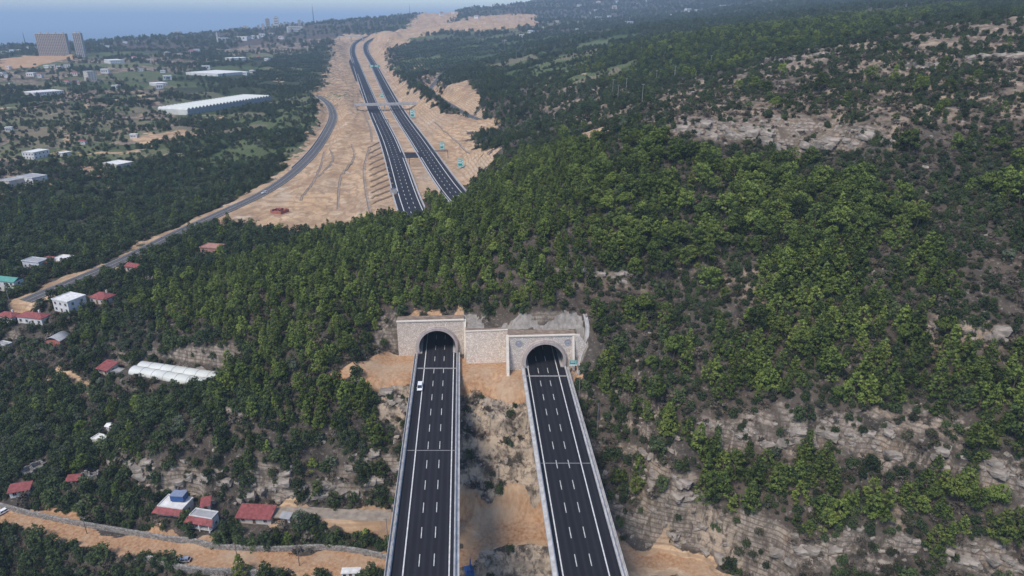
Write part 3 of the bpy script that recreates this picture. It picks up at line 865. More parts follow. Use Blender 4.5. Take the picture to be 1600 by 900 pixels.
M = {}
M['asphalt'] = asphalt_mat('new_asphalt', (0.018, 0.0175, 0.021), 0.0696, 1.0)
M['asphalt_b'] = asphalt_mat('new_asphalt_right', (0.0165, 0.0165, 0.0195), 0.059, 2.0)
M['asphalt_far'] = asphalt_mat('motorway_asphalt', (0.026, 0.026, 0.032))
M['asphalt_old'] = asphalt_mat('worn_asphalt', (0.10, 0.095, 0.095))
M['paint'] = simple('road_paint', (0.62, 0.61, 0.58), 0.7, 0.15, 0.8)
M['paint_worn'] = simple('road_paint_dashes', (0.5, 0.5, 0.46), 0.7, 0.2, 0.8)
M['concrete'] = simple('concrete', (0.40, 0.385, 0.37), 0.9, 0.16, 0.6, 0.2, streak=True)
M['parapet'] = simple('parapet_concrete', (0.47, 0.455, 0.44), 0.9, 0.2, 0.5, 0.2, streak=True)
M['joint'] = simple('expansion_joint', (0.28, 0.27, 0.26), 0.7, 0.2, 1.5)
M['steel'] = simple('galvanised_steel', (0.34, 0.35, 0.37), 0.45, 0.12, 2.0, 0.5, 0.6)
M['dark_steel'] = simple('dark_steel', (0.09, 0.095, 0.11), 0.55, 0.15, 2.0, 0.4, 0.3)
M['cream'] = simple('cream_coping', (0.68, 0.60, 0.50), 0.85, 0.08, 0.8)
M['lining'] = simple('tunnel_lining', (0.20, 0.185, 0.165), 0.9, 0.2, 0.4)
M['ring'] = simple('arch_concrete', (0.42, 0.36, 0.33), 0.9, 0.16, 0.7, streak=True)
M['wood_pole'] = simple('pole_wood', (0.20, 0.16, 0.13), 0.9, 0.2, 1.0, streak=True)


def stone_mat(name, c1, c2, scale):
    m, nt, b = nmat(name)
    N, L = nt.nodes, nt.links
    tc = N.new('ShaderNodeTexCoord')
    vo = N.new('ShaderNodeTexVoronoi'); vo.inputs['Scale'].default_value = scale
    ve = N.new('ShaderNodeTexVoronoi'); ve.feature = 'DISTANCE_TO_EDGE'; ve.inputs['Scale'].default_value = scale
    for v in (vo, ve): L.new(tc.outputs['Object'], v.inputs['Vector'])
    sp = N.new('ShaderNodeSeparateColor'); L.new(vo.outputs['Color'], sp.inputs[0])
    cr = N.new('ShaderNodeValToRGB'); e = cr.color_ramp.elements
    e[0].color = (*c1, 1); e[1].color = (*c2, 1)
    L.new(sp.outputs[0], cr.inputs[0])
    ce = N.new('ShaderNodeValToRGB'); ce.color_ramp.elements[0].position = 0.02; ce.color_ramp.elements[1].position = 0.09
    L.new(ve.outputs['Distance'], ce.inputs[0])
    mx = N.new('ShaderNodeMix'); mx.data_type = 'RGBA'
    L.new(ce.outputs[0], mx.inputs[0]); mx.inputs[6].default_value = (*[c * 0.75 for c in c1], 1); L.new(cr.outputs[0], mx.inputs[7])
    L.new(mx.outputs[2], b.inputs['Base Color'])
    b.inputs['Roughness'].default_value = 0.92; b.inputs['Specular IOR Level'].default_value = 0.15
    bp = N.new('ShaderNodeBump'); bp.inputs['Strength'].default_value = 0.5; bp.inputs['Distance'].default_value = 0.12
    L.new(ce.outputs[0], bp.inputs['Height']); L.new(bp.outputs[0], b.inputs['Normal'])
    return m


M['earth'] = simple('orange_earth', (0.25, 0.19, 0.145), 0.95, 0.25, 0.5, 0.1, bump=0.3)
M['stone'] = stone_mat('stone_cladding', (0.54, 0.44, 0.36), (0.84, 0.72, 0.60), 2.1)
M['medal'] = simple('medallion_stone', (0.34, 0.335, 0.36), 0.9, 0.2, 2.0)
M['stone_grey'] = stone_mat('stone_cladding_grey', (0.54, 0.465, 0.40), (0.82, 0.72, 0.63), 2.1)
M['dry_stone'] = stone_mat('rubble_wall_stone', (0.18, 0.165, 0.15), (0.40, 0.37, 0.33), 1.6)

# ------------------------------------------------------------------ viaducts
def dense(y0, y1, f, n=40): return [(f(y), y, 0.0) for y in np.linspace(y0, y1, n)]


def viaduct(name, f, face, mirror, label, joints):
    s = -1 if mirror else 1
    root = empty(name, (0, 0, 0))
    tag(root, label, 'viaduct')
    yj = joints[0]
    line = dense(12, face + 105, f, 50)
    road = ribbon(line, [-8.05, 8.05, 8.05, -8.05], [0, 0, -0.28, -0.28], True).build('road_surface', M['asphalt_b' if mirror else 'asphalt'], root)
    deck_line = dense(12, yj + 0.8, f, 44)
    ribbon(deck_line, [-9.6, -9.6, 9.6, 9.6, 4.6, 3.6, -3.6, -4.6], [-0.6, -0.3, -0.3, -0.6, -1.0, -3.6, -3.6, -1.0], True).build('box_girder', M['concrete'], root)
    # strip of verge between abutment and portal
    ribbon(dense(yj + 0.9, face + 0.4, f, 8), [-9.4, 9.4, 9.4, -9.4], [-0.31, -0.31, -2.6, -2.6], True).build('approach_slab', M['concrete'], root)
    for side in (-1, 1):
        wide = side * s < 0
        a, b_ = (8.08, 9.55)
        prof_o = [side * a, side * a, side * (a + 0.22), side * (a + 0.5), side * (a + 0.5), side * b_, side * b_]
        prof_z = [-0.29, 0.55, 0.95, 0.95, 0.32, 0.32, -0.29]
        ribbon(dense(12, face - 2.0, f, 44), prof_o, prof_z, True).build('parapet', M['parapet'], root)
        pm = MB(); pm.box(-0.06, 0.06, -0.08, 0.08, 0.93, 1.55)
        pm = pm.mesh('rail_post'); pm.materials.append(M['steel'])
        for y in np.arange(14, face - 2.5, 4.0):
            o = bpy.data.objects.new('rail_post', pm); COL.objects.link(o); o.parent = root
            o.location = (f(y) + side * (a + 0.36), y, 0)
        r = ribbon(dense(12, face - 2.2, f, 44), [side * (a + 0.28), side * (a + 0.44), side * (a + 0.44), side * (a + 0.28)], [1.5, 1.5, 1.62, 1.62], True)
        r.build('hand_rail', M['steel'], root)
        if wide:
            r2 = ribbon(dense(12, face - 2.2, f, 44), [side * (b_ - 0.12), side * b_, side * b_, side * (b_ - 0.12)], [0.33, 0.33, 1.2, 1.2], True)
            r2.build('outer_barrier', M['parapet'], root)
    # markings
    for off in (-5.0 * s, 6.9 * s):
        ribbon(line, [off - 0.17, off + 0.17], [0.006, 0.006]).build('edge_line', M['paint'], road)
    dash = None
    sl = (f(200) - f(100)) / 100.0
    for off in (-1.0 * s, 2.9 * s):
        y = 14.0 + (2.2 if off > 0 else 2.0)
        while y < face + 60:
            if dash is None:
                d = MB(); d.add([(-0.12 - 2.2 * sl, -2.2, 0), (0.12 - 2.2 * sl, -2.2, 0), (0.12 + 2.2 * sl, 2.2, 0), (-0.12 + 2.2 * sl, 2.2, 0)], [(0, 1, 2, 3)])
                dash = d.mesh('lane_dash'); dash.materials.append(M['paint_worn'])
            o = bpy.data.objects.new('lane_dash', dash); COL.objects.link(o); o.parent = road
            o.location = (f(y) + off, y, 0.006)
            y += 10.45
    for k, yy in enumerate(joints):
        w = 0.45 if k == 0 else 0.14
        mb = MB(); mb.box(f(yy) - 8.04, f(yy) + 8.04, yy - w, yy + w, 0.001, 0.012)
        mb.build('expansion_joint', M['joint'], root)
    for yy in (joints[1], joints[1] - 52, joints[1] - 104):
        x = f(yy); zg = float(gz(x, yy)) - 2
        if zg > -6: continue
        p = MB()
        p.box(x - 2.6, x + 2.6, yy - 1.3, yy + 1.3, zg, -5.2)
        p.add([(x + sx * w, yy + sy * d, z) for z, w, d in ((-5.2, 2.6, 1.3), (-3.6, 4.2, 1.6)) for sx, sy in ((-1, -1), (1, -1), (1, 1), (-1, 1))],
              [(0, 1, 5, 4), (1, 2, 6, 5), (2, 3, 7, 6), (3, 0, 4, 7), (4, 5, 6, 7)])
        p.build('pier', M['concrete'], root)
    # drain pipes and lamp wires on the outer side are left to small posts
    return root


viaduct('motorway_viaduct', LC, YL, False, 'dark three lane viaduct running into the tunnel mouth with the white van', (248.0, 190.8))
viaduct('motorway_viaduct', RC, YR, True, 'dark three lane viaduct running into the tunnel mouth with the green sign', (241.5, 183.8))

# ------------------------------------------------------------------ tunnel portals
ARC_C, ARC_R = 2.8, 7.75


def arch_pts(r, n=32, zb=-0.3):
    a0 = math.asin(max(-1, (zb - ARC_C) / r))
    return [(r * math.cos(t), ARC_C + r * math.sin(t)) for t in np.linspace(math.pi - a0, a0, n)]


def wall_with_arch(x0, x1, z0, z1, y0, y1, r, top_left=None, top_right=None):
    """solid wall in local coordinates with an arched opening"""
    ar = arch_pts(r, 40, z0)
    n = len(ar)
    mb = MB()
    out = []
    for i, (x, z) in enumerate(ar):
        t = i / (n - 1)
        # walk up the left edge, across the top, down the right edge
        if t < 0.3: out.append((x0, z0 + (z1 - z0) * t / 0.3))
        elif t <= 0.7: out.append((x0 + (x1 - x0) * (t - 0.3) / 0.4, z1))
        else: out.append((x1, z1 + (z0 - z1) * (t - 0.7) / 0.3))
    # make sure the corners are exact
    k0 = min(range(n), key=lambda i: abs(i / (n - 1) - 0.3)); out[k0] = (x0, z1)
    k1 = min(range(n), key=lambda i: abs(i / (n - 1) - 0.7)); out[k1] = (x1, z1)
    for yy in (y0, y1):
        mb.v += [(x, yy, z) for x, z in ar] + [(x, yy, z) for x, z in out]
    for i in range(n - 1):
        mb.f += [(i, i + 1, n + i + 1, n + i), (2 * n + i, 3 * n + i, 3 * n + i + 1, 2 * n + i + 1)]
        mb.f += [(n + i, n + i + 1, 3 * n + i + 1, 3 * n + i), (i, 2 * n + i, 2 * n + i + 1, i + 1)]
    return mb


def portal(x, y, rz, xl, xr, top, label, mat, dep):
    root = empty('tunnel_portal', (x, y, 0), rz)
    tag(root, label, 'tunnel portal')
    wall_with_arch(xl, xr, -2.4, top, 0.0, dep, ARC_R + 0.02).build('stone_face', mat, root)
    c = MB(); c.box(xl - 0.15, xr + 0.15, -0.35, 0.75, top, top + 0.4); c.build('coping', M['cream'], root)
    c = MB(); c.box(xl - 0.1, xr + 0.1, 0.76, dep + 0.8, top - 1.6, top + 0.12); c.build('earth_backfill', M['earth'], root)
    # projecting arch collar
    ro, ri = ARC_R + 1.05, ARC_R
    a, b_ = arch_pts(ro, 48), arch_pts(ri, 48)
    mb = MB(); n = 48
    mb.v = [(p[0], -1.5, p[1]) for p in b_] + [(p[0], -1.5, p[1]) for p in a] + [(p[0], 0.05, p[1]) for p in a] + [(p[0], 1.2, p[1]) for p in b_]
    for i in range(n - 1):
        mb.f += [(i, i + 1, n + i + 1, n + i), (n + i, n + i + 1, 2 * n + i + 1, 2 * n + i), (3 * n + i, 3 * n + i + 1, i + 1, i)]
    ring = mb.build('arch_collar', M['ring'], root)
    a2, b2 = arch_pts(ro + 0.38, 48), arch_pts(ro + 0.02, 48)
    mb = MB()
    mb.v = [(p[0], -0.75, p[1]) for p in b2] + [(p[0], -0.75, p[1]) for p in a2] + [(p[0], 0.05, p[1]) for p in a2]
    for i in range(n - 1):
        mb.f += [(i, i + 1, n + i + 1, n + i), (n + i, n + i + 1, 2 * n + i + 1, 2 * n + i)]
    mb.build('arch_moulding', M['ring'], ring)
    # lining running into the hill, with an end cap added against light leaking in
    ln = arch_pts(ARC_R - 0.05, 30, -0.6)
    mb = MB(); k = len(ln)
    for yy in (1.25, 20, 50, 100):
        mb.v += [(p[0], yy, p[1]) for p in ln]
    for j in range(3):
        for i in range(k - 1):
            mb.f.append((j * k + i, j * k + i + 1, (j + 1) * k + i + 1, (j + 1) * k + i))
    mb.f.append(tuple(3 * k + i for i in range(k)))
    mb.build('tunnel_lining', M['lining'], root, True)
    kerb = MB()
    for sx in (-1, 1):
        x0, x1 = sorted((sx * 6.55, sx * 7.75))
        kerb.box(x0, x1, -1.4, 99, -0.05, 0.45)
    kerb.build('tunnel_walkway', M['concrete'], root)
    return root


def buttress(root, x, y_top, y_bot, z_top, z_bot, w, mat, name='buttress'):
    mb = MB()
    mb.v = [(x + sx * w / 2, yy, zz) for sx in (-1, 1) for yy, zz in ((y_top, z_top), (y_bot, z_bot), (y_top + 0.6, z_bot), (y_top + 0.6, z_top))]
    mb.f = [(0, 1, 2, 3), (7, 6, 5, 4), (0, 4, 5, 1), (1, 5, 6, 2), (3, 2, 6, 7), (0, 3, 7, 4)]
    return mb.build(name, mat, root)


pl = portal(LC(YL), YL, math.atan(0.0696), -16.6, 11.6, 14.4, 'stone faced tunnel mouth with round arch beside the white van', M['stone'], 4.8)
buttress(pl, 12.0, 0.2, -5.0, 14.6, -1.2, 1.0, M['cream'])
pr = portal(RC(YR), YR, math.atan(0.059), -14.6, 12.4, 13.6, 'stone faced tunnel mouth with two round medallions and a green sign', M['stone_grey'], 6.4)
buttress(pr, -15.2, 0.3, -5.0, 14.2, -2.0, 1.1, M['cream'])
buttress(pr, 11.6, -0.2, -4.2, 13.7, -0.2, 0.9, M['cream'])
for mx_ in (-10.6, 9.4):
    mb = MB(); n = 24
    for r_, yy in ((1.45, 0.02), (1.45, -0.16), (1.1, -0.16), (1.1, -0.06), (0.55, -0.06), (0.5, -0.2), (0.0, -0.2)):
        mb.v += [(mx_ + r_ * math.cos(2 * math.pi * k / n), yy, 10.6 + r_ * math.sin(2 * math.pi * k / n)) for k in range(n)]
    for j in range(6):
        mb.f += [(j * n + k, j * n + (k + 1) % n, (j + 1) * n + (k + 1) % n, (j + 1) * n + k) for k in range(n)]
    mb.build('medallion', M['medal'], pr)
# right wing of the right portal, its top sloping down to the hillside
mb = MB()
wp = [(12.1, 13.6), (14.2, 13.6), (17.6, 9.0), (18.3, 5.0), (18.3, -1.5), (12.1, -1.5)]
mb.extrude(wp, -0.4, 1.4)
mb.build('wing_wall', M['stone_grey'], pr)
# battered retaining wall between the portals
root = empty('retaining_wall', (-10.0, 257.0, 0), math.atan(0.09))
tag(root, 'stone faced retaining wall standing between the two tunnel mouths', 'retaining wall')
mb = MB()
mb.v = [(-9.2, 1.2, 12.0), (8.3, 1.2, 12.0), (8.3, 5.5, 12.0), (-9.2, 5.5, 12.0), (-9.2, -1.6, -3), (8.3, -1.6, -3), (8.3, 5.5, -3), (-9.2, 5.5, -3)]
mb.f = [(0, 1, 2, 3), (0, 4, 5, 1), (1, 5, 6, 2), (2, 6, 7, 3), (3, 7, 4, 0), (4, 7, 6, 5)]
mb.build('stone_face', M['stone'], root)
mb = MB(); mb.box(-9.25, 8.35, 0.95, 1.8, 12.0, 12.35); mb.build('coping', M['cream'], root)
mb = MB(); mb.box(-9.2, 8.3, 1.81, 5.6, 11.0, 12.2); mb.build('earth_backfill', M['earth'], root)
# concrete storm drain coming down beside the right portal
pts = [ground(*p) for p in [(914, 492), (918, 512), (916, 532), (911, 550), (906, 566), (905, 585)]]
line = spline([(p[0], p[1], float(gz(p[0], p[1])) + 0.1) for p in pts], 2)
dr = ribbon(line, [-0.8, -0.8, -0.5, -0.4, 0.4, 0.5, 0.8, 0.8], [-0.6, 0.45, 0.45, 0.0, 0.0, 0.45, 0.45, -0.6], True).build('storm_drain', M['concrete'])
tag(dr, 'pale concrete storm drain running down the shotcrete beside the green sign', 'drain')

# ------------------------------------------------------------------ far motorway and side roads
def road(name, line, w, mat, label, lift=0.02, z=0.0):
    o = ribbon(line, [-w, w, w, -w], [z, z, z - 0.6, z - 0.6], True).build(name, mat)
    tag(o, label, kind='structure')
    return o


def dashes(parent, line, offs, length, period, width, d0, d1, mat):
    P = np.array(line); seg = np.r_[0, np.cumsum(np.linalg.norm(np.diff(P, axis=0), axis=1))]
    me = None
    for off in offs:
        s = period / 2
        while s < seg[-1]:
            p = np.array([np.interp(s, seg, P[:, k]) for k in range(3)])
            p2 = np.array([np.interp(s + 1, seg, P[:, k]) for k in range(3)])
            if d0 < p[1] < d1:
                t = p2 - p; t /= np.linalg.norm(t) + 1e-9
                if me is None:
                    d = MB(); d.add([(-width, -length / 2, 0), (width, -length / 2, 0), (width, length / 2, 0), (-width, length / 2, 0)], [(0, 1, 2, 3)])
                    me = d.mesh('lane_dash'); me.materials.append(mat)
                o = bpy.data.objects.new('lane_dash', me); COL.objects.link(o); o.parent = parent
                o.location = (p[0] + t[1] * off, p[1] - t[0] * off, p[2] + 0.05)
                o.rotation_euler = (math.asin(t[2]), 0, math.atan2(t[1], t[0]) - math.pi / 2)
            s += period


def mw_half(line):
    P = np.array(line)
    return P


r1 = road('motorway', mw_l, 8.6, M['asphalt_far'], 'dark three lane motorway carriageway climbing across the sandy fill')
r2 = road('motorway', mw_r, 8.6, M['asphalt_far'], 'dark motorway carriageway on the side of the green road signs')
for r_, ln, s in ((r1, mw_l, 1), (r2, mw_r, -1)):
    for off in (-5.2 * s, 7.2 * s):
        ribbon(ln, [off - 0.28, off + 0.28], [0.04, 0.04]).build('edge_line', M['paint'], r_)
    dashes(r_, ln, (-1.1 * s, 3.0 * s), 4.6, 12.0, 0.2, 430, 1150, M['paint_worn'])
    for off in (-9.4, 9.4):
        ribbon(ln, [off - 0.5, off + 0.5, off + 0.5, off - 0.5], [-0.5, -0.5, 0.75, 0.75], True).build('crash_barrier', M['concrete'], r_)
# gravelled median ditch and crossing between the carriageways
a, b_ = at_z(629, 246, 14.7), at_z(665, 245, 14.7)
a2, b2 = at_z(622, 238, 14.9), at_z(655, 238, 14.9)
mb = MB(); mb.add([a, b_, b2, a2, a - [0, 0, 1], b_ - [0, 0, 1], b2 - [0, 0, 1], a2 - [0, 0, 1]], [(0, 1, 2, 3), (0, 4, 5, 1), (2, 6, 7, 3)])
tag(mb.build('road_crossing', M['asphalt_far']), 'asphalt crossover between the two motorway carriageways', kind='structure')
sr = road('road', side_road, 5.0, M['asphalt_old'], 'grey two lane road curving along the sandy fill', z=0.05)
for off in (-4.3, 4.3):
    ribbon(side_road, [off - 0.1, off + 0.1], [0.09, 0.09]).build('edge_line', M['paint_worn'], sr)
ribbon(side_road, [-0.1, 0.1], [0.09, 0.09]).build('centre_line', M['paint_worn'], sr)
half = side_road[len(side_road) // 3:]
ribbon(half, [-6.2, -5.6, -5.75, -6.05], [-0.4, -0.4, 0.95, 0.95], True).build('road_barrier', M['concrete'], sr)
sr2 = road('road', side_road_r, 4.4, M['asphalt_old'], 'grey road passing below the pale rock cutting', z=0.05)
for off in (-3.9, 3.9):
    ribbon(side_road_r, [off - 0.15, off + 0.15], [0.09, 0.09]).build('edge_line', M['paint_worn'], sr2)
up = road('dirt_track', upper_track, 2.8, simple('track_gravel', (0.30, 0.25, 0.20), 0.95, 0.2, 0.5), 'pale gravel track ending below the viaduct', z=0.03)
# interchange ramp leaving the left carriageway
ramp = spline([zc_(p, q, z) for p, q, z in [(585, 175, 16.7), (571, 150, 17.5), (556, 115, 21.5), (545, 85, 32), (544, 72, 40)]], 14)
road('slip_road', ramp, 6.0, M['asphalt_far'], 'dark slip road peeling off towards the bare embankment', z=-0.05)

# concrete drains on the fill slopes
drain_m = simple('drain_concrete', (0.27, 0.215, 0.17), 0.95, 0.2, 0.3)


def drain(pts, label, w=0.9):
    P = [ground(*p) for p in pts]
    line = spline([(p[0], p[1], p[2]) for p in P], 4)
    line[:, 2] = gz(line[:, 0], line[:, 1]) + 0.12
    o = ribbon(line, [-w, -w, -w * 0.6, w * 0.6, w, w], [-0.6, 0.35, 0.0, 0.0, 0.35, -0.6], True).build('slope_drain', drain_m)
    tag(o, label, 'drain', 'concrete drains on the sandy fill')


drain([(578, 230), (569, 262), (572, 300), (579, 332)], 'longest dark drain line down the sandy fill nearest the motorway', 1.0)
drain([(549, 225), (553, 245), (533, 275), (529, 300), (528, 327)], 'winding drain in the middle of the sandy fill')
drain([(515, 232), (520, 250), (508, 266), (497, 277)], 'short curved drain high on the sandy fill')
drain([(507, 237), (499, 265), (486, 290), (470, 314)], 'slanting drain on the sandy fill nearest the grey road')
drain([(567, 172), (578, 200), (581, 222)], 'straight drain on the fill just below the overpass', 1.0)
drain([(680, 190), (700, 208), (715, 222), (735, 240)], 'drain below the cut slope beside the green signs', 1.2)
# earth benches of the fill shoulder
bench_m = simple('bench_earth', (0.30, 0.205, 0.13), 0.95, 0.15, 0.3)
for k in range(11):
    t = k / 10
    P0 = ground(575 + 6 * t, 232 + 88 * t); P1 = ground(594 + 24 * t, 222 + 82 * t)
    line = spline([P0 + (P1 - P0) * s for s in (0, 0.33, 0.66, 1)], 2.5)
    line[:, 2] = gz(line[:, 0], line[:, 1])
    o = ribbon(line, [-1.3, -0.3, 0.6, 1.3], [-0.6, 1.15, 0.9, -0.6], True).build('earth_berm', bench_m)
    tag(o, 'low slanting earth berm on the fill shoulder along the motorway', 'berm', 'row of slanting earth berms beside the motorway')
# concrete inlet box by the motorway
g = at_z(615, 305, 11.5)
root = empty('drain_inlet', (g[0], g[1], float(gz(g[0], g[1]))), 0.25)
tag(root, 'square grey concrete inlet beside the motorway edge', 'drain inlet')
mb = MB(); mb.box(-2.4, 2.4, -2.4, 2.4, -1.5, 3.4); mb.build('box_wall', M['concrete'], root)
mb = MB(); mb.box(-1.9, 1.9, -1.9, 1.9, 3.4, 3.5); mb.build('grate', M['dark_steel'], root)

# ------------------------------------------------------------------ overpass
A, B_ = at_z(556, 163.5, 25.0), at_z(652, 161.0, 25.0)
root = empty('overpass', (A[0], A[1], 0), math.atan2(B_[1] - A[1], B_[0] - A[0]))
tag(root, 'grey concrete bridge crossing over both motorway carriageways', 'bridge')
LN = float(np.hypot(*(B_ - A)[:2]))
mb = MB(); mb.box(-2, LN + 2, -4.6, 4.6, 23.2, 24.9); mb.build('deck', M['concrete'], root)
mb = MB(); mb.box(-2, LN + 2, -3.9, 3.9, 24.904, 24.95); mb.build('road_surface', M['asphalt_old'], root)
for yy in (-4.6, 4.3):
    mb = MB(); mb.box(-2, LN + 2, yy, yy + 0.3, 24.904, 26.1); mb.build('parapet', M['parapet'], root)
for xx in (0.0, LN * 0.46, LN):
    mb = MB()
    for yy in (-3, 0, 3): mb.tube((xx, yy, 12), (xx, yy, 22.2), 0.6, n=8)
    mb.box(xx - 0.9, xx + 0.9, -4.4, 4.4, 22.2, 23.2)
    mb.build('pier', M['concrete'], root)
# second, far overpass
A, B_ = at_d(528, 56.5, 2650), at_d(568, 55.5, 2650)
root = empty('overpass', (A[0], A[1], A[2] - 10), 0.02)
tag(root, 'distant thin bridge where the motorway bends uphill', 'bridge')
LN = float(np.hypot(*(B_ - A)[:2]))
mb = MB(); mb.box(0, LN, -5, 5, 8, 10.2); mb.build('deck', M['concrete'], root)
for xx in (4, LN / 2, LN - 4):
    mb = MB(); mb.box(xx - 0.8, xx + 0.8, -4, 4, -8, 8); mb.build('pier', M['concrete'], root)

# ------------------------------------------------------------------ road signs and gantries
m_sign, nt, bs = nmat('sign_green')
bs.inputs['Base Color'].default_value = (0.005, 0.235, 0.20, 1); bs.inputs['Roughness'].default_value = 0.45
m_signw = simple('sign_white', (0.75, 0.76, 0.75), 0.5, 0.04)


def sign_marks(parent, w, h, z0, seed, yy=-0.19):
    """light legend bars, arrow and border on a panel facing -y"""
    rr = random.Random(seed)
    b_ = MB()
    t = 0.05 * h
    for x0, x1, za, zb in ((-w / 2 + t, w / 2 - t, z0 + t, z0 + 2 * t), (-w / 2 + t, w / 2 - t, z0 + h - 2 * t, z0 + h - t)):
        b_.box(x0, x1, yy, yy + 0.02, za, zb)
    for x in (-w / 2 + t, w / 2 - 2 * t): b_.box(x, x + t, yy, yy + 0.02, z0 + 2.05 * t, z0 + h - 2.05 * t)
    b_.build('sign_border', m_signw, parent)
    for zz in (0.66, 0.42):
        l = MB(); x = -w * 0.34
        while x < w * 0.16:
            lw = rr.uniform(0.05, 0.09) * w
            l.box(x, x + lw, yy, yy + 0.02, z0 + h * zz, z0 + h * (zz + 0.13)); x += lw + 0.02 * w
        l.build('sign_lettering', m_signw, parent)
    ar = MB()
    ar.box(w * 0.27, w * 0.31, yy, yy + 0.02, z0 + 0.2 * h, z0 + 0.6 * h)
    ar.add([(w * 0.21, yy, z0 + 0.6 * h), (w * 0.37, yy, z0 + 0.6 * h), (w * 0.29, yy, z0 + 0.8 * h)], [(0, 1, 2)])
    ar.build('sign_arrow', m_signw, parent)


def road_sign(px, py, z, w, h, stand, rz, label, seed):
    p = at_z(px, py, z)
    zb = float(gz(p[0], p[1]))
    root = empty('road_sign', (p[0], p[1], zb), rz)
    tag(root, label, 'road sign')
    for x in (-w * 0.3, w * 0.3):
        mb = MB(); mb.tube((x, 0.1, -0.5), (x, 0.1, stand + h * 0.9), 0.14, n=6); mb.build('post', M['steel'], root)
    mb = MB(); mb.box(-w / 2, w / 2, -0.18, -0.04, stand, stand + h); pn = mb.build('sign_panel', m_sign, root)
    sign_marks(pn, w, h, stand, seed)
    return root


road_sign(645, 184, 17.0, 6.2, 9.5, 2.0, -0.1, 'tall green sign standing against the pale slope by the overpass', 1)
road_sign(691, 236, 14.5, 4.8, 6.6, 2.0, -0.1, 'green sign beside the right hand motorway edge near the crossover', 2)
road_sign(720, 266, 13.5, 5.6, 7.0, 2.0, -0.1, 'green sign nearest the pine covered crest', 3)
road_sign(597, 155, 17.3, 5.0, 5.0, 3.0, -0.1, 'small green sign in the median behind the overpass', 4)
ps = at_d(895.5, 571, 245.0)
zs = float(gz(ps[0], ps[1])); st_ = float(ps[2]) - zs
root = empty('road_sign', (ps[0], ps[1], zs), 0.0)
tag(root, 'small green sign mounted on the wing wall of the tunnel mouth', 'road sign')
mb = MB(); mb.tube((0, 0.1, -0.5), (0, 0.1, st_ + 2.2), 0.09); mb.build('post', M['steel'], root)
mb = MB(); mb.box(-1.55, 1.55, -0.16, -0.04, st_ + 0.45, st_ + 2.4); pn = mb.build('sign_panel', m_sign, root); sign_marks(pn, 3.1, 1.95, st_ + 0.45, 9, -0.18)
mb = MB(); mb.box(-1.55, 1.55, -0.15, -0.05, st_, st_ + 0.44); mb.build('plate', m_signw, root)


def gantry(px0, px1, py, z, hgt, label, panel=None):
    a, b_ = at_z(px0, py, z), at_z(px1, py, z)
    ln = float(np.hypot(*(b_ - a)[:2]))
    root = empty('sign_gantry', (a[0], a[1], z), math.atan2(b_[1] - a[1], b_[0] - a[0]))
    tag(root, label, 'gantry')
    for x in (0, ln):
        mb = MB(); mb.tube((x, 0, -1), (x, 0, hgt), 0.25, n=8); mb.build('column', M['dark_steel'], root)
    mb = MB()
    for zz in (hgt, hgt - 1.2): mb.box(-0.3, ln + 0.3, -0.18, 0.18, zz - 0.15, zz + 0.15)
    n = int(ln / 1.6)
    for k in range(n):
        mb.tube((k * ln / n, 0, hgt - (1.2 if k % 2 else 0)), ((k + 1) * ln / n, 0, hgt - (0 if k % 2 else 1.2)), 0.09, n=4)
    mb.build('truss', M['dark_steel'], root)
    if panel:
        for x0, x1 in panel:
            mb = MB(); mb.box(x0 * ln, x1 * ln, -0.45, -0.3, hgt - 3.4, hgt + 1.6); pn = mb.build('sign_panel', m_sign, root)
            pn2 = MB(); w = (x1 - x0) * ln
            for zz in (hgt - 0.6, hgt - 2.2): pn2.box(x0 * ln + 0.12 * w, x0 * ln + 0.8 * w, -0.47, -0.452, zz, zz + 0.8)
            pn2.build('sign_lettering', m_signw, pn)
    return root


gantry(606, 640, 256, 14.2, 7.0, 'dark lattice gantry spanning the left carriageway near the crossover')
gantry(663, 700, 247, 14.4, 7.0, 'dark lattice gantry spanning the right carriageway near the crossover')
gantry(588, 607, 196, 16.0, 7.0, 'dark lattice gantry over the left carriageway just past the overpass')
gantry(577, 594, 108, 24.0, 8.0, 'distant gantry carrying two green sign panels', [(0.06, 0.44), (0.5, 0.94)])
gantry(615, 640, 178, 17.0, 7.0, 'dark lattice gantry beside the tall green sign')

# ------------------------------------------------------------------ houses
def wall_mat(nm, c): return simple(nm, c, 0.9, 0.12, 0.8, 0.2, streak=True)


M['white'] = wall_mat('white_render', (0.62, 0.61, 0.59)); M['cream_wall'] = wall_mat('cream_render', (0.55, 0.49, 0.43))
M['pale_blue'] = wall_mat('pale_render', (0.55, 0.57, 0.60)); M['pink_wall'] = wall_mat('brick_red_render', (0.38, 0.20, 0.16))
M['red_wall'] = wall_mat('red_render', (0.36, 0.13, 0.10)); M['stone_wall'] = M['dry_stone']
M['white_roof'] = simple('white_flat_roof', (0.68, 0.66, 0.62), 0.9, 0.15, 0.6)
M['grey_roof'] = simple('grey_flat_roof', (0.33, 0.33, 0.33), 0.85, 0.12, 0.5)
M['green_roof'] = simple('green_metal_roof', (0.09, 0.27, 0.22), 0.6, 0.1, 0.5)


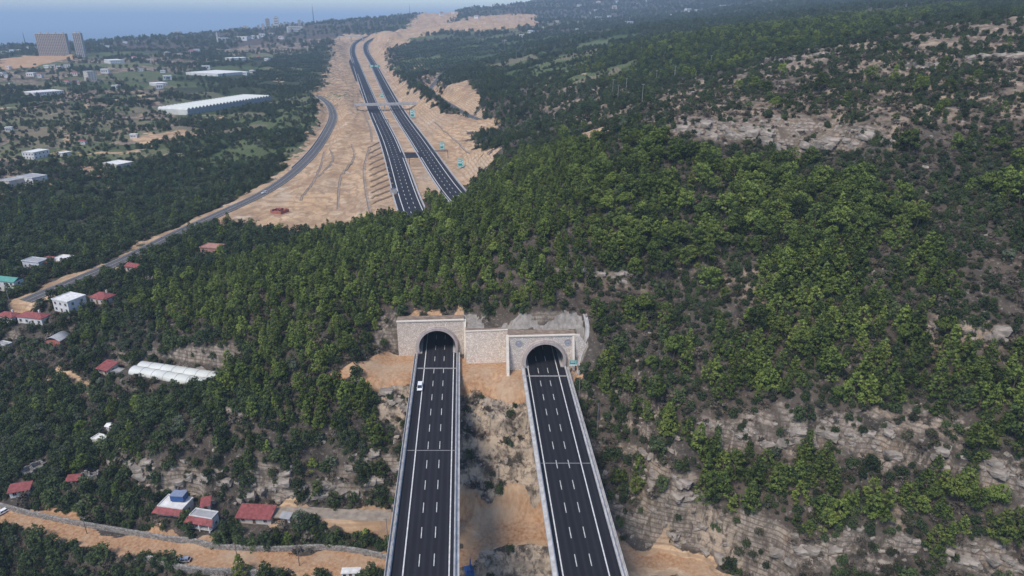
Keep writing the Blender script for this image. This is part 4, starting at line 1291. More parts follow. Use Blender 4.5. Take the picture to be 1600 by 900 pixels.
def tile_mat():
    m, nt, b = nmat('red_roof_tiles')
    N, L = nt.nodes, nt.links
    tc = N.new('ShaderNodeTexCoord'); wv = N.new('ShaderNodeTexWave'); wv.inputs['Scale'].default_value = 1.1; wv.inputs['Distortion'].default_value = 0.4
    L.new(tc.outputs['Object'], wv.inputs['Vector'])
    no = N.new('ShaderNodeTexNoise'); no.inputs['Scale'].default_value = 0.9; no.inputs['Detail'].default_value = 6; L.new(tc.outputs['Object'], no.inputs['Vector'])
    cr = N.new('ShaderNodeValToRGB'); e = cr.color_ramp.elements
    e[0].position, e[0].color = 0.3, (0.17, 0.042, 0.04, 1); e[1].position, e[1].color = 0.7, (0.32, 0.088, 0.082, 1)
    L.new(no.outputs['Fac'], cr.inputs[0]); L.new(cr.outputs[0], b.inputs['Base Color'])
    bp = N.new('ShaderNodeBump'); bp.inputs['Strength'].default_value = 0.6; bp.inputs['Distance'].default_value = 0.1
    L.new(wv.outputs['Fac'], bp.inputs['Height']); L.new(bp.outputs[0], b.inputs['Normal'])
    b.inputs['Roughness'].default_value = 0.8
    return m


M['red_roof'] = tile_mat()
m_pane, nt, bs = nmat('window_glass')
bs.inputs['Base Color'].default_value = (0.025, 0.03, 0.035, 1); bs.inputs['Roughness'].default_value = 0.15
m_frame = simple('window_frame', (0.42, 0.40, 0.38), 0.7, 0.1)
m_door = simple('door_wood', (0.14, 0.075, 0.05), 0.6, 0.15)
_pane_mesh = {}


def opening(root, side, u, z0, w, h, W_, D_, door=False):
    """window or door standing in a wall; side: 0 front, 1 right, 3 left"""
    key = (round(w, 2), round(h, 2), door)
    if key not in _pane_mesh:
        p = MB(); p.box(-w / 2, w / 2, -0.02, 0.06, 0, h)
        f = MB()
        t = 0.12
        f.box(-w / 2 - t, w / 2 + t, -0.09, 0.05, h, h + t); f.box(-w / 2 - t, w / 2 + t, -0.14, 0.05, -t, 0)
        f.box(-w / 2 - t, -w / 2, -0.09, 0.05, 0.002, h - 0.002); f.box(w / 2, w / 2 + t, -0.09, 0.05, 0.002, h - 0.002)
        if not door: f.box(-0.04, 0.04, -0.06, -0.022, 0.002, h - 0.002)
        pm, fm = p.mesh('pane'), f.mesh('window_frame')
        pm.materials.append(m_door if door else m_pane); fm.materials.append(m_frame)
        _pane_mesh[key] = (pm, fm)
    pm, fm = _pane_mesh[key]
    loc, rz = {0: ((u * W_, -D_ / 2, z0), 0), 1: ((W_ / 2, u * D_, z0), math.pi / 2), 3: ((-W_ / 2, u * D_, z0), -math.pi / 2)}[side]
    f = bpy.data.objects.new('door_frame' if door else 'window', fm); COL.objects.link(f); f.parent = root; f.location = loc; f.rotation_euler = (0, 0, rz)
    p = bpy.data.objects.new('door_leaf' if door else 'pane', pm); COL.objects.link(p); p.parent = f


def house(nm, c, zb, w, d, h, rz, kind, wm, rm, lab):
    root = empty(nm, (c[0], c[1], zb), rz)
    cat = {'house': 'house', 'shed': 'shed', 'barn': 'barn', 'ruined_house': 'ruin', 'warehouse': 'warehouse'}[nm]
    tag(root, lab, cat)
    far = c[1] > 900
    X, Y = w / 2, d / 2
    wall = MB()
    if kind == 'ruin':
        t = 0.5
        rr = random.Random(int(c[0] * 10))
        for (x0, x1, y0, y1) in ((-X, X, -Y, -Y + t), (-X, X, Y - t, Y), (-X, -X + t, -Y + t, Y - t), (X - t, X, -Y + t, Y - t), (-0.2 * X, -0.2 * X + t, -Y + t, Y - t)):
            n = 6
            for k in range(n):
                hh = h * rr.uniform(0.45, 1.0)
                if x1 - x0 > y1 - y0: wall.box(x0 + (x1 - x0) * k / n, x0 + (x1 - x0) * (k + 1) / n, y0, y1, -1.0, hh)
                else: wall.box(x0, x1, y0 + (y1 - y0) * k / n, y0 + (y1 - y0) * (k + 1) / n, -1.0, hh)
        wall.build('wall', M[wm], root)
        fl = MB(); fl.box(-X + t, X - t, -Y + t, Y - t, -0.5, 0.25); fl.build('rubble_floor', M['dry_stone'], root)
        return root
    wall.box(-X, X, -Y, Y, -2.0, h)
    wall.build('wall', M[wm], root)
    rf = MB(); oh = 0.45
    if kind in ('flat', 'skirt'):
        rf.box(-X - 0.25, X + 0.25, -Y - 0.25, Y + 0.25, h, h + 0.28)
        r_ = rf.build('roof', M[rm], root)
        if not far:
            pa = MB()
            for x0, x1, y0, y1 in ((-X - 0.25, X + 0.25, -Y - 0.25, -Y), (-X - 0.25, X + 0.25, Y, Y + 0.25), (-X - 0.25, -X, -Y + 0.004, Y - 0.004), (X, X + 0.25, -Y + 0.004, Y - 0.004)):
                pa.box(x0, x1, y0, y1, h + 0.281, h + 0.62)
            pa.build('roof_parapet', M[wm], r_)
        if kind == 'skirt':
            sk = MB()
            yo = -Y - 0.27
            sk.add([(-X - 0.6, yo, h + 0.25), (X + 0.6, yo, h + 0.25), (X + 1.3, yo - 2.0, h - 1.15), (-X - 1.3, yo - 2.0, h - 1.15),
                    (-X - 0.6, yo, h + 0.02), (X + 0.6, yo, h + 0.02), (X + 1.3, yo - 2.0, h - 1.35), (-X - 1.3, yo - 2.0, h - 1.35)],
                   [(0, 1, 2, 3), (7, 6, 5, 4), (0, 4, 5, 1), (3, 2, 6, 7), (0, 3, 7, 4), (1, 5, 6, 2)])
            sk.build('tiled_skirt', M['red_roof'], root)
    elif kind == 'gable':
        rh = 0.28 * w if w < d else 0.25 * d
        if w < d: prof = [(-X - oh, h - 0.1), (0, h + rh), (X + oh, h - 0.1), (X + oh, h + 0.12), (0, h + rh + 0.25), (-X - oh, h + 0.12)]; rf.extrude(prof, -Y - oh, Y + oh)
        else:
            prof = [(-Y - oh, h - 0.1), (0, h + rh), (Y + oh, h - 0.1), (Y + oh, h + 0.12), (0, h + rh + 0.25), (-Y - oh, h + 0.12)]
            n = len(prof); rf.v = [(-X - oh, y, z) for y, z in prof] + [(X + oh, y, z) for y, z in prof]
            rf.f = [(k, (k + 1) % n, n + (k + 1) % n, n + k) for k in range(n)] + [tuple(range(n)), tuple(range(n, 2 * n))]
        rf.build('roof', M[rm], root)
        gb = MB()
        if w < d: gb.add([(-X, -Y, h), (X, -Y, h), (0, -Y, h + rh), (-X, -Y + .2, h), (X, -Y + .2, h), (0, -Y + .2, h + rh)], [(0, 1, 2), (5, 4, 3)]); gb.build('gable_wall', M[wm], root)
    elif kind == 'hip':
        rh = 0.3 * min(w, d); rl = max(0.2, abs(w - d) / 2)
        e = [(-X - oh, -Y - oh, h), (X + oh, -Y - oh, h), (X + oh, Y + oh, h), (-X - oh, Y + oh, h)]
        rid = [(-rl, 0, h + rh), (rl, 0, h + rh)] if w >= d else [(0, -rl, h + rh), (0, rl, h + rh)]
        vs_ = e + rid + [(x, y, z - 0.22) for x, y, z in e]
        fs = [(0, 1, 5, 4), (1, 2, 5), (2, 3, 4, 5), (3, 0, 4)] if w >= d else [(0, 1, 4), (1, 2, 5, 4), (2, 3, 5), (3, 0, 4, 5)]
        rf.add(vs_, fs + [(0, 6, 7, 1), (1, 7, 8, 2), (2, 8, 9, 3), (3, 9, 6, 0), (9, 8, 7, 6)])
        r_ = rf.build('roof', M[rm], root)
        ch = MB(); ch.box(X * 0.3, X * 0.3 + 0.7, Y * 0.3, Y * 0.3 + 0.7, h, h + rh + 0.8); ch.build('chimney', M[wm], r_)
    elif kind == 'mono':
        rh = 0.26 * d
        rf.add([(-X - oh, -Y - oh - 0.5, h - 0.15), (X + oh, -Y - oh - 0.5, h - 0.15), (X + oh, Y + oh, h + rh), (-X - oh, Y + oh, h + rh),
                (-X - oh, -Y - oh - 0.5, h - 0.37), (X + oh, -Y - oh - 0.5, h - 0.37), (X + oh, Y + oh, h + rh - 0.22), (-X - oh, Y + oh, h + rh - 0.22)],
               [(0, 1, 2, 3), (7, 6, 5, 4), (0, 4, 5, 1), (1, 5, 6, 2), (2, 6, 7, 3), (3, 7, 4, 0)])
        rf.build('roof', M[rm], root)
        bk = MB(); bk.add([(-X, -Y + 0.1, h), (X, -Y + 0.1, h), (X, Y, h), (-X, Y, h), (X, Y, h + rh - 0.3), (-X, Y, h + rh - 0.3)], [(2, 3, 5, 4), (1, 2, 4), (3, 0, 5)])
        bk.build('side_wall', M[wm], root)
    elif kind == 'arch':
        prof = [(-X - 0.3 + (2 * X + 0.6) * t, h + 0.22 * w * math.sin(math.pi * t)) for t in np.linspace(0, 1, 14)]
        prof += [(x, z - 0.18) for x, z in prof[::-1]]
        rf.extrude(prof, -Y - 0.5, Y + 0.5); rf.build('roof', M[rm], root, True)
    # openings
    storeys = max(1, int(h / 2.9)) if h < 20 else 6
    sh = h / storeys
    nw = max(1, int(w / 3.2)); nd = max(1, int(d / 3.6))
    if nm in ('shed',): nw, nd = 1, 0
    if nm == 'warehouse': nw, nd = 10, 0
    if kind == 'pink': pass
    big = wm == 'pink_wall'
    for s in range(storeys):
        for k in range(nw):
            u = (k + 0.5) / nw - 0.5
            if s == 0 and k == nw // 2 and not far: opening(root, 0, u, 0.05, 1.1, 2.1, w, d, True)
            else: opening(root, 0, u, s * sh + 0.95, 1.7 if big else 1.2, 1.6 if big else min(1.3, sh - 1.4), w, d)
        for k in range(nd):
            u = (k + 0.5) / nd - 0.5
            opening(root, 1, u, s * sh + 0.95, 1.1, min(1.3, sh - 1.4), w, d)
            if c[0] > -50: continue
    return root


HOBJ = [house(*sp) for sp in HSPEC]
# stilts and veranda under the red-skirted house
nm, c, zb, w, d, h, rz, *_ = HSPEC[1]
for k in range(3):
    mb = MB(); mb.box(-0.2, 0.2, -0.2, 0.2, -2.5, 2.9)
    o = mb.build('stilt', M['white'], HOBJ[1]); o.location = (-w / 2 + 0.4 + k * (w - 0.8) / 2, -d / 2 - 1.7, 0)
mb = MB(); mb.box(-w / 2 - 0.3, w / 2 + 0.3, -d / 2 - 2.0, -d / 2 - 0.02, 0.9, 1.1); mb.build('veranda', M['concrete'], HOBJ[1])
# blue box-shaped tank on the roof terrace of the first house
nm, c, zb, w, d, h, rz, *_ = HSPEC[0]
m_blue = simple('blue_plastic', (0.03, 0.085, 0.24), 0.5, 0.15, 0.8)
p = at_z(281, 781, zb + h + 0.3)
root = empty('water_tank', (p[0], p[1], zb + h + 0.28), rz + 0.1)
tag(root, 'blue box tank under a pale sheet on the flat white roof', 'tank')
mb = MB()
for x in (-2.1, 2.1):
    for y in (-1.3, 1.3): mb.tube((x, y, 0), (x, y, 0.6), 0.1, n=5)
mb.build('stand', M['dark_steel'], root)
mb = MB(); mb.box(-2.5, 2.5, -1.7, 1.7, 0.6, 2.9); mb.build('tank_body', m_blue, root)
mb = MB(); mb.box(-2.6, 2.6, -1.8, 1.8, 2.9, 3.05); mb.build('cover_sheet', simple('grey_blue_sheet', (0.22, 0.26, 0.36), 0.6), root)

# ------------------------------------------------------------------ concrete towers, far blocks and city skyline
m_tower = simple('raw_concrete_frame', (0.44, 0.375, 0.34), 0.9, 0.1, 0.1)
m_tower2 = simple('grey_concrete_frame', (0.46, 0.43, 0.41), 0.9, 0.1, 0.1)
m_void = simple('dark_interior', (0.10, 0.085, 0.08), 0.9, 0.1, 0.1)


def tower(px0, px1, base, dist, top, bays, floors, mat, label, depth, rz=0.0):
    a, b_ = at_d(px0, base, dist), at_d(px1, base, dist)
    w = float(b_[0] - a[0]); t = at_d(px0, top, dist)
    h = float(t[2] - a[2])
    root = empty('tower_block', ((a[0] + b_[0]) / 2, dist, a[2]), rz)
    tag(root, label, 'building')
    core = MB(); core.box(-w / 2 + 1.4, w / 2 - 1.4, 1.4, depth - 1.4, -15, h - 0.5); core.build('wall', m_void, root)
    fh = h / floors
    fm = MB(); fm.box(-w / 2, w / 2, 0, depth, -0.55, 0.55); fm = fm.mesh('floor_slab'); fm.materials.append(mat)
    for k in range(floors + 1):
        o = bpy.data.objects.new('floor_slab', fm); COL.objects.link(o); o.parent = root; o.location = (0, 0, k * fh)
    cm = MB(); cm.box(-0.75, 0.75, -0.35, 1.45, -14, h + 0.3); cm = cm.mesh('column'); cm.materials.append(mat)
    for k in range(bays + 1):
        o = bpy.data.objects.new('column', cm); COL.objects.link(o); o.parent = root; o.location = (-w / 2 + 0.8 + k * (w - 1.6) / bays, 0, 0)
    for k in range(5):
        o = bpy.data.objects.new('column', cm); COL.objects.link(o); o.parent = root; o.location = (w / 2 - 0.5, 1 + k * (depth - 2) / 4, 0)
    for k in range(max(2, bays // 4)):
        x = -w / 2 + (k + 0.6) * w / max(2, bays // 4)
        mb = MB(); mb.box(x - 2.2, x + 2.2, depth * 0.3, depth * 0.6, h + 0.3, h + 4.0); mb.build('stair_head', mat, root)
    return root


tower(63, 107, 87, 1900, 53, 17, 14, m_tower, 'wide unfinished concrete apartment block with rows of open floors', 13, 0.1)
tower(120.5, 132, 88, 1860, 52, 4, 15, m_tower2, 'slim pale concrete tower beside the wide unfinished block', 14, 0.2)
m_city = [simple('far_render_a', (0.42, 0.42, 0.42), 0.9, 0.1, 0.05), simple('far_render_b', (0.55, 0.53, 0.5), 0.9, 0.1, 0.05), simple('far_render_c', (0.33, 0.31, 0.3), 0.9, 0.1, 0.05)]


def far_block(px, base, top, wpx, dist, label, k, group='city towers on the far shore'):
    a = at_d(px, base, dist); t = at_d(px, top, dist)
    w = wpx * dist / FPX / 0.95; h = float(t[2] - a[2])
    root = empty('city_tower', (a[0], dist, a[2]), 0.2)
    tag(root, label, 'building', group)
    mb = MB(); mb.box(-w / 2, w / 2, 0, w * 0.9, -20, h); mb.build('wall', m_city[k % 3], root)
    mb = MB(); mb.box(-w / 4, w / 4, w * 0.2, w * 0.6, h, h * 1.06 + 1); mb.build('stair_head', m_city[(k + 1) % 3], root)
    n = 5
    for j in range(n):
        mb = MB(); mb.box(-w * 0.4, w * 0.4, -0.4, 0.1, h * (j + 0.25) / n, h * (j + 0.6) / n); mb.build('window_band', m_void, root)


for k, (px, base, top, wpx) in enumerate([(404, 46, 39, 3), (411, 46, 37, 4), (419, 46, 29, 5), (426, 46, 37, 3), (432.5, 46, 27, 6), (440, 46, 36, 3), (446, 46, 34, 3.5), (453, 41, 36, 3), (461, 41, 37, 5), (468, 41, 31, 4), (476, 41, 36, 4),
                                          (362, 52, 44, 6), (372, 52, 46, 5), (384, 51, 41, 7), (393, 51, 45, 4), (345, 53, 49, 5), (330, 54, 50, 5), (310, 56, 51, 6), (278, 58, 49, 8), (296, 57, 52, 6), (185, 64, 58, 5), (205, 62, 59, 6), (240, 60, 56, 5)]):
    names = ['far grey block on the hazy skyline', 'far pale block on the hazy skyline', 'far dull block on the hazy skyline']
    far_block(px, base, top, wpx, 3250 if px > 250 else 2850, names[k % 3], k)


far_block(461, 53, 41.5, 21, 2950, 'big white block beside the motorway embankment', 1, None)


def mast(px, base, top, dist, label):
    a, t = at_d(px, base, dist), at_d(px, top, dist)
    h = float(t[2] - a[2])
    root = empty('radio_mast', (a[0], dist, a[2]))
    tag(root, label, 'mast')
    mb = MB()
    r0 = h * 0.035
    for k in range(4):
        a_ = math.pi / 4 + k * math.pi / 2
        mb.tube((r0 * math.cos(a_), r0 * math.sin(a_), -6), (0.3 * math.cos(a_), 0.3 * math.sin(a_), h), 0.5, 0.35, 4)
    for j in range(10):
        z0, z1 = h * j / 10, h * (j + 1) / 10
        ra, rb = r0 * (1 - j / 10) + 0.3, r0 * (1 - (j + 1) / 10) + 0.3
        for k in range(4):
            a0, a1 = math.pi / 4 + k * math.pi / 2, math.pi / 4 + (k + 1) * math.pi / 2
            mb.tube((ra * math.cos(a0), ra * math.sin(a0), z0), (rb * math.cos(a1), rb * math.sin(a1), z1), 0.25, n=4)
    mb.build('lattice', M['dark_steel'], root)
    mb = MB(); mb.tube((0, 0, h), (0, 0, h * 1.12), 0.4, 0.2, 5); mb.build('antenna', M['dark_steel'], root)


mast(491, 42, 10, 3150, 'thin lattice mast rising above the skyline near the big white block')
mast(640.5, 26, 8, 3900, 'thin lattice mast on the bare ridge where the motorway disappears')
mast(41.5, 76, 52, 2550, 'thin lattice mast left of the wide unfinished apartment block')
# minaret and warehouse roof beside it
a, t = at_d(340, 63, 2300), at_d(340, 49, 2300)
root = empty('minaret', (a[0], 2300, a[2])); tag(root, 'slim white minaret above the orchards', 'minaret')
h = float(t[2] - a[2])
mb = MB(); mb.tube((0, 0, -5), (0, 0, h * 0.7), 1.9, 1.5, 10); mb.tube((0, 0, h * 0.7), (0, 0, h * 0.73), 2.4, 2.4, 10); mb.tube((0, 0, h * 0.73), (0, 0, h * 0.88), 1.2, 1.1, 10); mb.build('shaft', M['white'], root)
mb = MB(); mb.tube((0, 0, h * 0.88), (0, 0, h), 1.4, 0.1, 10); mb.build('spire', M['grey_roof'], root)

# scattered small houses on the plain
FAR = [(14, 107, 7), (5, 118, 9), (12, 120, 8), (50, 119, 12), (62, 121, 9), (75, 106, 9), (84, 105, 8), (94, 107, 8), (106, 105, 9), (118, 118, 10), (145, 116, 8), (165, 114, 11), (105, 131, 9), (118, 129, 9), (125, 132, 7), (18, 134, 9),
       (182, 139, 11), (250, 138, 10), (255, 113, 7), (232, 97, 8), (210, 92, 6), (220, 111, 8), (262, 124, 12), (280, 88, 10), (300, 84, 9), (308, 82, 9), (262, 84, 7), (322, 108, 12), (385, 117, 9), (395, 114, 8), (405, 92, 7), (418, 95, 8),
       (350, 64, 20), (380, 62, 22), (398, 60, 16), (410, 58, 9), (425, 56, 8), (440, 61, 8), (20, 82, 7), (30, 80, 6), (8, 84, 8), (45, 77, 6), (55, 76, 5), (150, 72, 5), (160, 70, 5), (168, 74, 6), (196, 68, 6), (215, 66, 5), (262, 62, 6),
       (905, 10, 6), (922, 22, 7), (935, 5, 6), (930, 18, 5), (948, 19, 4), (960, 13, 7), (975, 22, 5), (982, 39, 12), (973, 33, 7), (935, 31, 9), (942, 34, 8), (902, 47, 5), (1075, 18, 9), (1089, 19, 8), (1129, 12, 8), (1178, 12, 6), (1052, 27, 8), (830, 52, 9),
       (1010, 3, 6), (995, 8, 5), (963, 4, 6), (915, 30, 6), (952, 27, 6), (985, 30, 5), (815, 58, 8), (850, 45, 6), (870, 35, 6), (788, 66, 6), (745, 28, 7), (708, 21, 6), (588, 28, 8), (610, 27, 8), (560, 34, 6), (690, 24, 7),
       (520, 30, 5), (535, 31, 5), (130, 225, 9), (210, 215, 8), (15, 205, 9)]
blk_mesh = {}
for k, (px, py, wpx) in enumerate(FAR):
    g = ground(px, py)
    zc = g[1] * CP - (g[2] - CAM_H) * SP
    w = float(np.clip(wpx * zc / FPX, 7, 46))
    hh = float(np.clip(w * (0.3 if wpx > 12 else 0.5), 4, 12)) * random.uniform(0.85, 1.2)
    root = empty('distant_house', (g[0], g[1], g[2] - 0.3), random.uniform(-0.5, 0.5))
    where = 'orchard plain below the concrete towers' if px < 260 else 'orchards beside the motorway' if px < 560 else 'hazy far slope beyond the woods' if py < 60 else 'plain beyond the pine woods'
    kind = random.choice(['white', 'white', 'cream_wall', 'pale_blue'])
    tone = {'white': 'white', 'cream_wall': 'cream', 'pale_blue': 'pale grey'}[kind]
    rk = random.choice(['white_roof', 'grey_roof', 'white_roof', 'red_roof']) if wpx < 12 else 'white_roof'
    rtone = {'white_roof': 'white', 'grey_roof': 'grey', 'red_roof': 'red'}[rk]
    tag(root, f'small far {tone} house with {rtone} roof on the {where}', 'house', f'small far {tone} houses with {rtone} roofs on the {where}')
    mb = MB(); mb.box(-w / 2, w / 2, -w * 0.35, w * 0.35, -3, hh); mb.build('wall', M[kind], root)
    mb = MB()
    if rk == 'red_roof':
        mb.add([(-w / 2 - .4, -w * .35 - .4, hh), (w / 2 + .4, -w * .35 - .4, hh), (w / 2 + .4, w * .35 + .4, hh), (-w / 2 - .4, w * .35 + .4, hh), (-w * .2, 0, hh + w * .18), (w * .2, 0, hh + w * .18)],
               [(0, 1, 5, 4), (1, 2, 5), (2, 3, 4, 5), (3, 0, 4), (3, 2, 1, 0)])
    else: mb.box(-w / 2 - 0.3, w / 2 + 0.3, -w * 0.35 - 0.3, w * 0.35 + 0.3, hh, hh + 0.5)
    mb.build('roof', M[rk], root)
    if wpx >= 7:
        for j in range(3):
            mb = MB(); mb.box(-w * 0.36 + j * w * 0.27, -w * 0.24 + j * w * 0.27, -w * 0.35 - 0.12, -w * 0.35 + 0.05, hh * 0.35, hh * 0.75); mb.build('window', m_pane, root)

# ------------------------------------------------------------------ greenhouses
m_film = simple('greenhouse_film', (0.58, 0.585, 0.53), 0.45, 0.1, 0.12)
m_film2 = simple('clear_film', (0.30, 0.32, 0.33), 0.35, 0.15, 0.3)
for k, (a, b_) in enumerate(TUN):
    ln = float(np.hypot(*(b_ - a)[:2]))
    root = empty('plastic_tunnel', (a[0], a[1], (a[2] + b_[2]) / 2), math.atan2(b_[1] - a[1], b_[0] - a[0]))
    tag(root, ['long white plastic tunnel nearer the pale cliff', 'long white plastic tunnel in front, nearer the valley'][k], 'greenhouse')
    R_ = 3.0
    nseg = max(8, int(ln / 3.0))
    prof = [(R_ * math.cos(t), 0.5 + 2.1 * math.sin(t)) for t in np.linspace(0, math.pi, 13)]
    prof = [(R_, -0.5)] + prof + [(-R_, -0.5)]
    cover_me = MB()
    for j in range(nseg + 1):
        sag = 1.0 if j % 2 == 0 else 0.965
        x = ln * j / nseg
        cover_me.v += [(x, y * (1 if z < 0.6 else sag), 0.6 + (z - 0.6) * sag if z > 0.6 else z) for y, z in prof]
    n = len(prof)
    for j in range(nseg):
        cover_me.f += [(j * n + i, j * n + i + 1, (j + 1) * n + i + 1, (j + 1) * n + i) for i in range(n - 1)]
    cover_me.f += [tuple(range(n)), tuple(nseg * n + i for i in range(n - 1, -1, -1))]
    cover_me.build('plastic_cover', m_film, root)
    hoop = MB()
    for t0, t1 in zip(np.linspace(0, math.pi, 13)[:-1], np.linspace(0, math.pi, 13)[1:]):
        hoop.tube((0, (R_ + .06) * math.cos(t0), 0.5 + 2.17 * math.sin(t0)), (0, (R_ + .06) * math.cos(t1), 0.5 + 2.17 * math.sin(t1)), 0.06, n=4, caps=False)
    hm = hoop.mesh('hoop'); hm.materials.append(M['steel'])
    for j in range(0, nseg + 1, 2):
        o = bpy.data.objects.new('hoop', hm); COL.objects.link(o); o.parent = root; o.location = (ln * j / nseg, 0, 0)
A, B_, D_ = GH
ax = (B_ - A)[:2]; LN = float(np.hypot(*ax)); rz = math.atan2(ax[1], ax[0]); ax /= LN
dp = float(abs(np.dot((D_ - A)[:2], np.array([-ax[1], ax[0]])))); dp = float(np.clip(dp * 0.52, 30, 130))
root = empty('greenhouse', (A[0], A[1], float(gz(A[0] + 30, A[1] + 10)) - 0.5), rz)
tag(root, 'very long white greenhouse of many arched spans above the wooded slope', 'greenhouse')
n = 26; sp_ = LN / n
prof = [(-sp_ / 2, 7.5)] + [(-sp_ / 2 + sp_ * t, 7.5 + 2.3 * math.sin(math.pi * t)) for t in np.linspace(0.08, 0.92, 7)] + [(sp_ / 2, 7.5)]
mb = MB()
mb.v = [(x, 0, z) for x, z in prof] + [(x, dp, z) for x, z in prof]
k = len(prof)
mb.f = [(i, i + 1, k + i + 1, k + i) for i in range(k - 1)]
sm = mb.mesh('roof_span'); sm.materials.append(m_film)
fr = MB(); fr.v = [(x, -0.05, z) for x, z in prof] + [(sp_ / 2, -0.05, -3), (-sp_ / 2, -0.05, -3)]; fr.f = [tuple(range(k + 2))]
fm = fr.mesh('side_sheet'); fm.materials.append(m_film2)
pm = MB(); pm.box(-0.3, 0.3, -0.4, -0.06, -3, 7.6); pm = pm.mesh('post'); pm.materials.append(M['steel'])
for i in range(n):
    for nm_, me in (('roof_span', sm), ('side_sheet', fm), ('post', pm)):
        o = bpy.data.objects.new(nm_, me); COL.objects.link(o); o.parent = root; o.location = ((i + 0.5) * sp_ - (sp_ / 2 if nm_ == 'post' else 0), 0, 0)
mb = MB(); mb.add([(0, 0, -6), (0, dp, -6), (0, dp, 7.5), (0, 0, 7.5)], [(0, 1, 2, 3)]); mb.add([(LN, 0, -6), (LN, dp, -6), (LN, dp, 7.5), (LN, 0, 7.5)], [(3, 2, 1, 0)]); mb.build('end_sheet', m_film, root)

# ------------------------------------------------------------------ walls along the dirt road
def wall_line(pts, z_up, w, name, mat, label, cat='wall', seg=2.5):
    P = [ground(*p) for p in pts]
    line = spline([tuple(p) for p in P], seg); line[:, 2] = gz(line[:, 0], line[:, 1])
    line[:, 2] = np.convolve(np.pad(line[:, 2], 2, 'edge'), np.ones(5) / 5, 'valid')
    hh = z_up
    o = ribbon(line, [-w / 2, -w / 2, w / 2, w / 2], [-1.5, hh, hh, -1.5], True).build(name, mat)
    return tag(o, label, cat)


wall_line([(0, 793), (60, 808), (130, 822), (200, 834), (270, 846), (340, 857), (430, 861), (500, 858), (560, 864), (606, 874)], 1.9, 0.9, 'retaining_wall', M['dry_stone'], 'long grey retaining wall running behind the orange dirt road')
wall_line([(226, 874), (262, 886), (310, 895), (360, 897), (412, 899)], 2.2, 1.2, 'stone_wall', M['dry_stone'], 'grey rubble stone wall below the parked silver car')
m_pale_earth = simple('pale_spoil', (0.50, 0.40, 0.29), 0.95, 0.15, 0.4)

# ------------------------------------------------------------------ poles
def utility_pole(px, py, h, label, arms=1, mat='wood_pole', z=None, group=None):
    g = ground(px, py)
    root = empty('utility_pole', g, random.uniform(-0.4, 0.4))
    tag(root, label, 'utility pole', group)
    mb = MB(); mb.tube((0, 0, -1), (0, 0, h), 0.17, 0.11, 7); mb.build('pole', M[mat], root)
    for k in range(arms):
        mb = MB(); mb.box(-1.1, 1.1, -0.06, 0.06, h - 0.5 - k * 0.9, h - 0.36 - k * 0.9); ca = mb.build('crossarm', M[mat], root)
        for x in (-1.0, 0, 1.0):
            mb = MB(); mb.tube((x, 0, h - 0.36 - k * 0.9), (x, 0, h - 0.12 - k * 0.9), 0.06, n=5); mb.build('insulator', M['white'], ca)


utility_pole(373, 884, 9.5, 'wooden pole by the dirt road near the orange spoil heap', 1)
utility_pole(136, 834, 7.5, 'wooden pole standing in the bushes by the dirt road', 1)
utility_pole(468, 884, 9.0, 'wooden pole where the dirt road nears the viaduct', 2)
utility_pole(608, 868, 16.0, 'tall thin pole rising beside the viaduct edge', 1, 'steel')
utility_pole(15, 472, 9.0, 'pale pole beside the red hip roofed house', 1, 'steel')
utility_pole(745, 828 // 1 - 500, 8, 'thin pole on the fill behind the crest', 0, 'steel') if False else None
for k, (px, py, h) in enumerate([(957, 150, 15), (965, 160, 14), (978, 145, 13), (1003, 163, 15), (1025, 132, 13), (1054, 124, 12), (1053.5, 125, 9), (1110, 105, 11)]):
    lab = ['pole left of the walled track on the scrub hill', 'pole standing on the walled track', 'pole right of the walled track', 'pale pole at the bend of the track', 'pale pole between dark woods and scrub hill', 'pale pole at the wood edge',
           'short pole at the wood edge', 'thin pole on the upper scrub slope'][k]
    utility_pole(px, py, h, lab, 1, 'concrete')
for k, (px, py) in enumerate([(904, 640), (933, 676)]):
    utility_pole(px, py, 13, ['thin grey pole beside the storm drain', 'thin grey pole beside the right hand parapet'][k], 0, 'steel')

# ------------------------------------------------------------------ vehicles
def car_paint(nm, c, metal=0.0):
    m, nt, b = nmat(nm)
    b.inputs['Base Color'].default_value = (*c, 1); b.inputs['Roughness'].default_value = 0.3; b.inputs['Metallic'].default_value = metal
    b.inputs['Coat Weight'].default_value = 0.5
    return m


m_tyre = simple('tyre_rubber', (0.02, 0.02, 0.02), 0.9, 0.1)
m_rim = simple('wheel_rim', (0.4, 0.4, 0.42), 0.4, 0.1, metal=0.7)
m_lamp = simple('headlamp_glass', (0.75, 0.75, 0.72), 0.2, 0.05)
m_tail = simple('tail_lamp', (0.35, 0.02, 0.02), 0.3, 0.05)


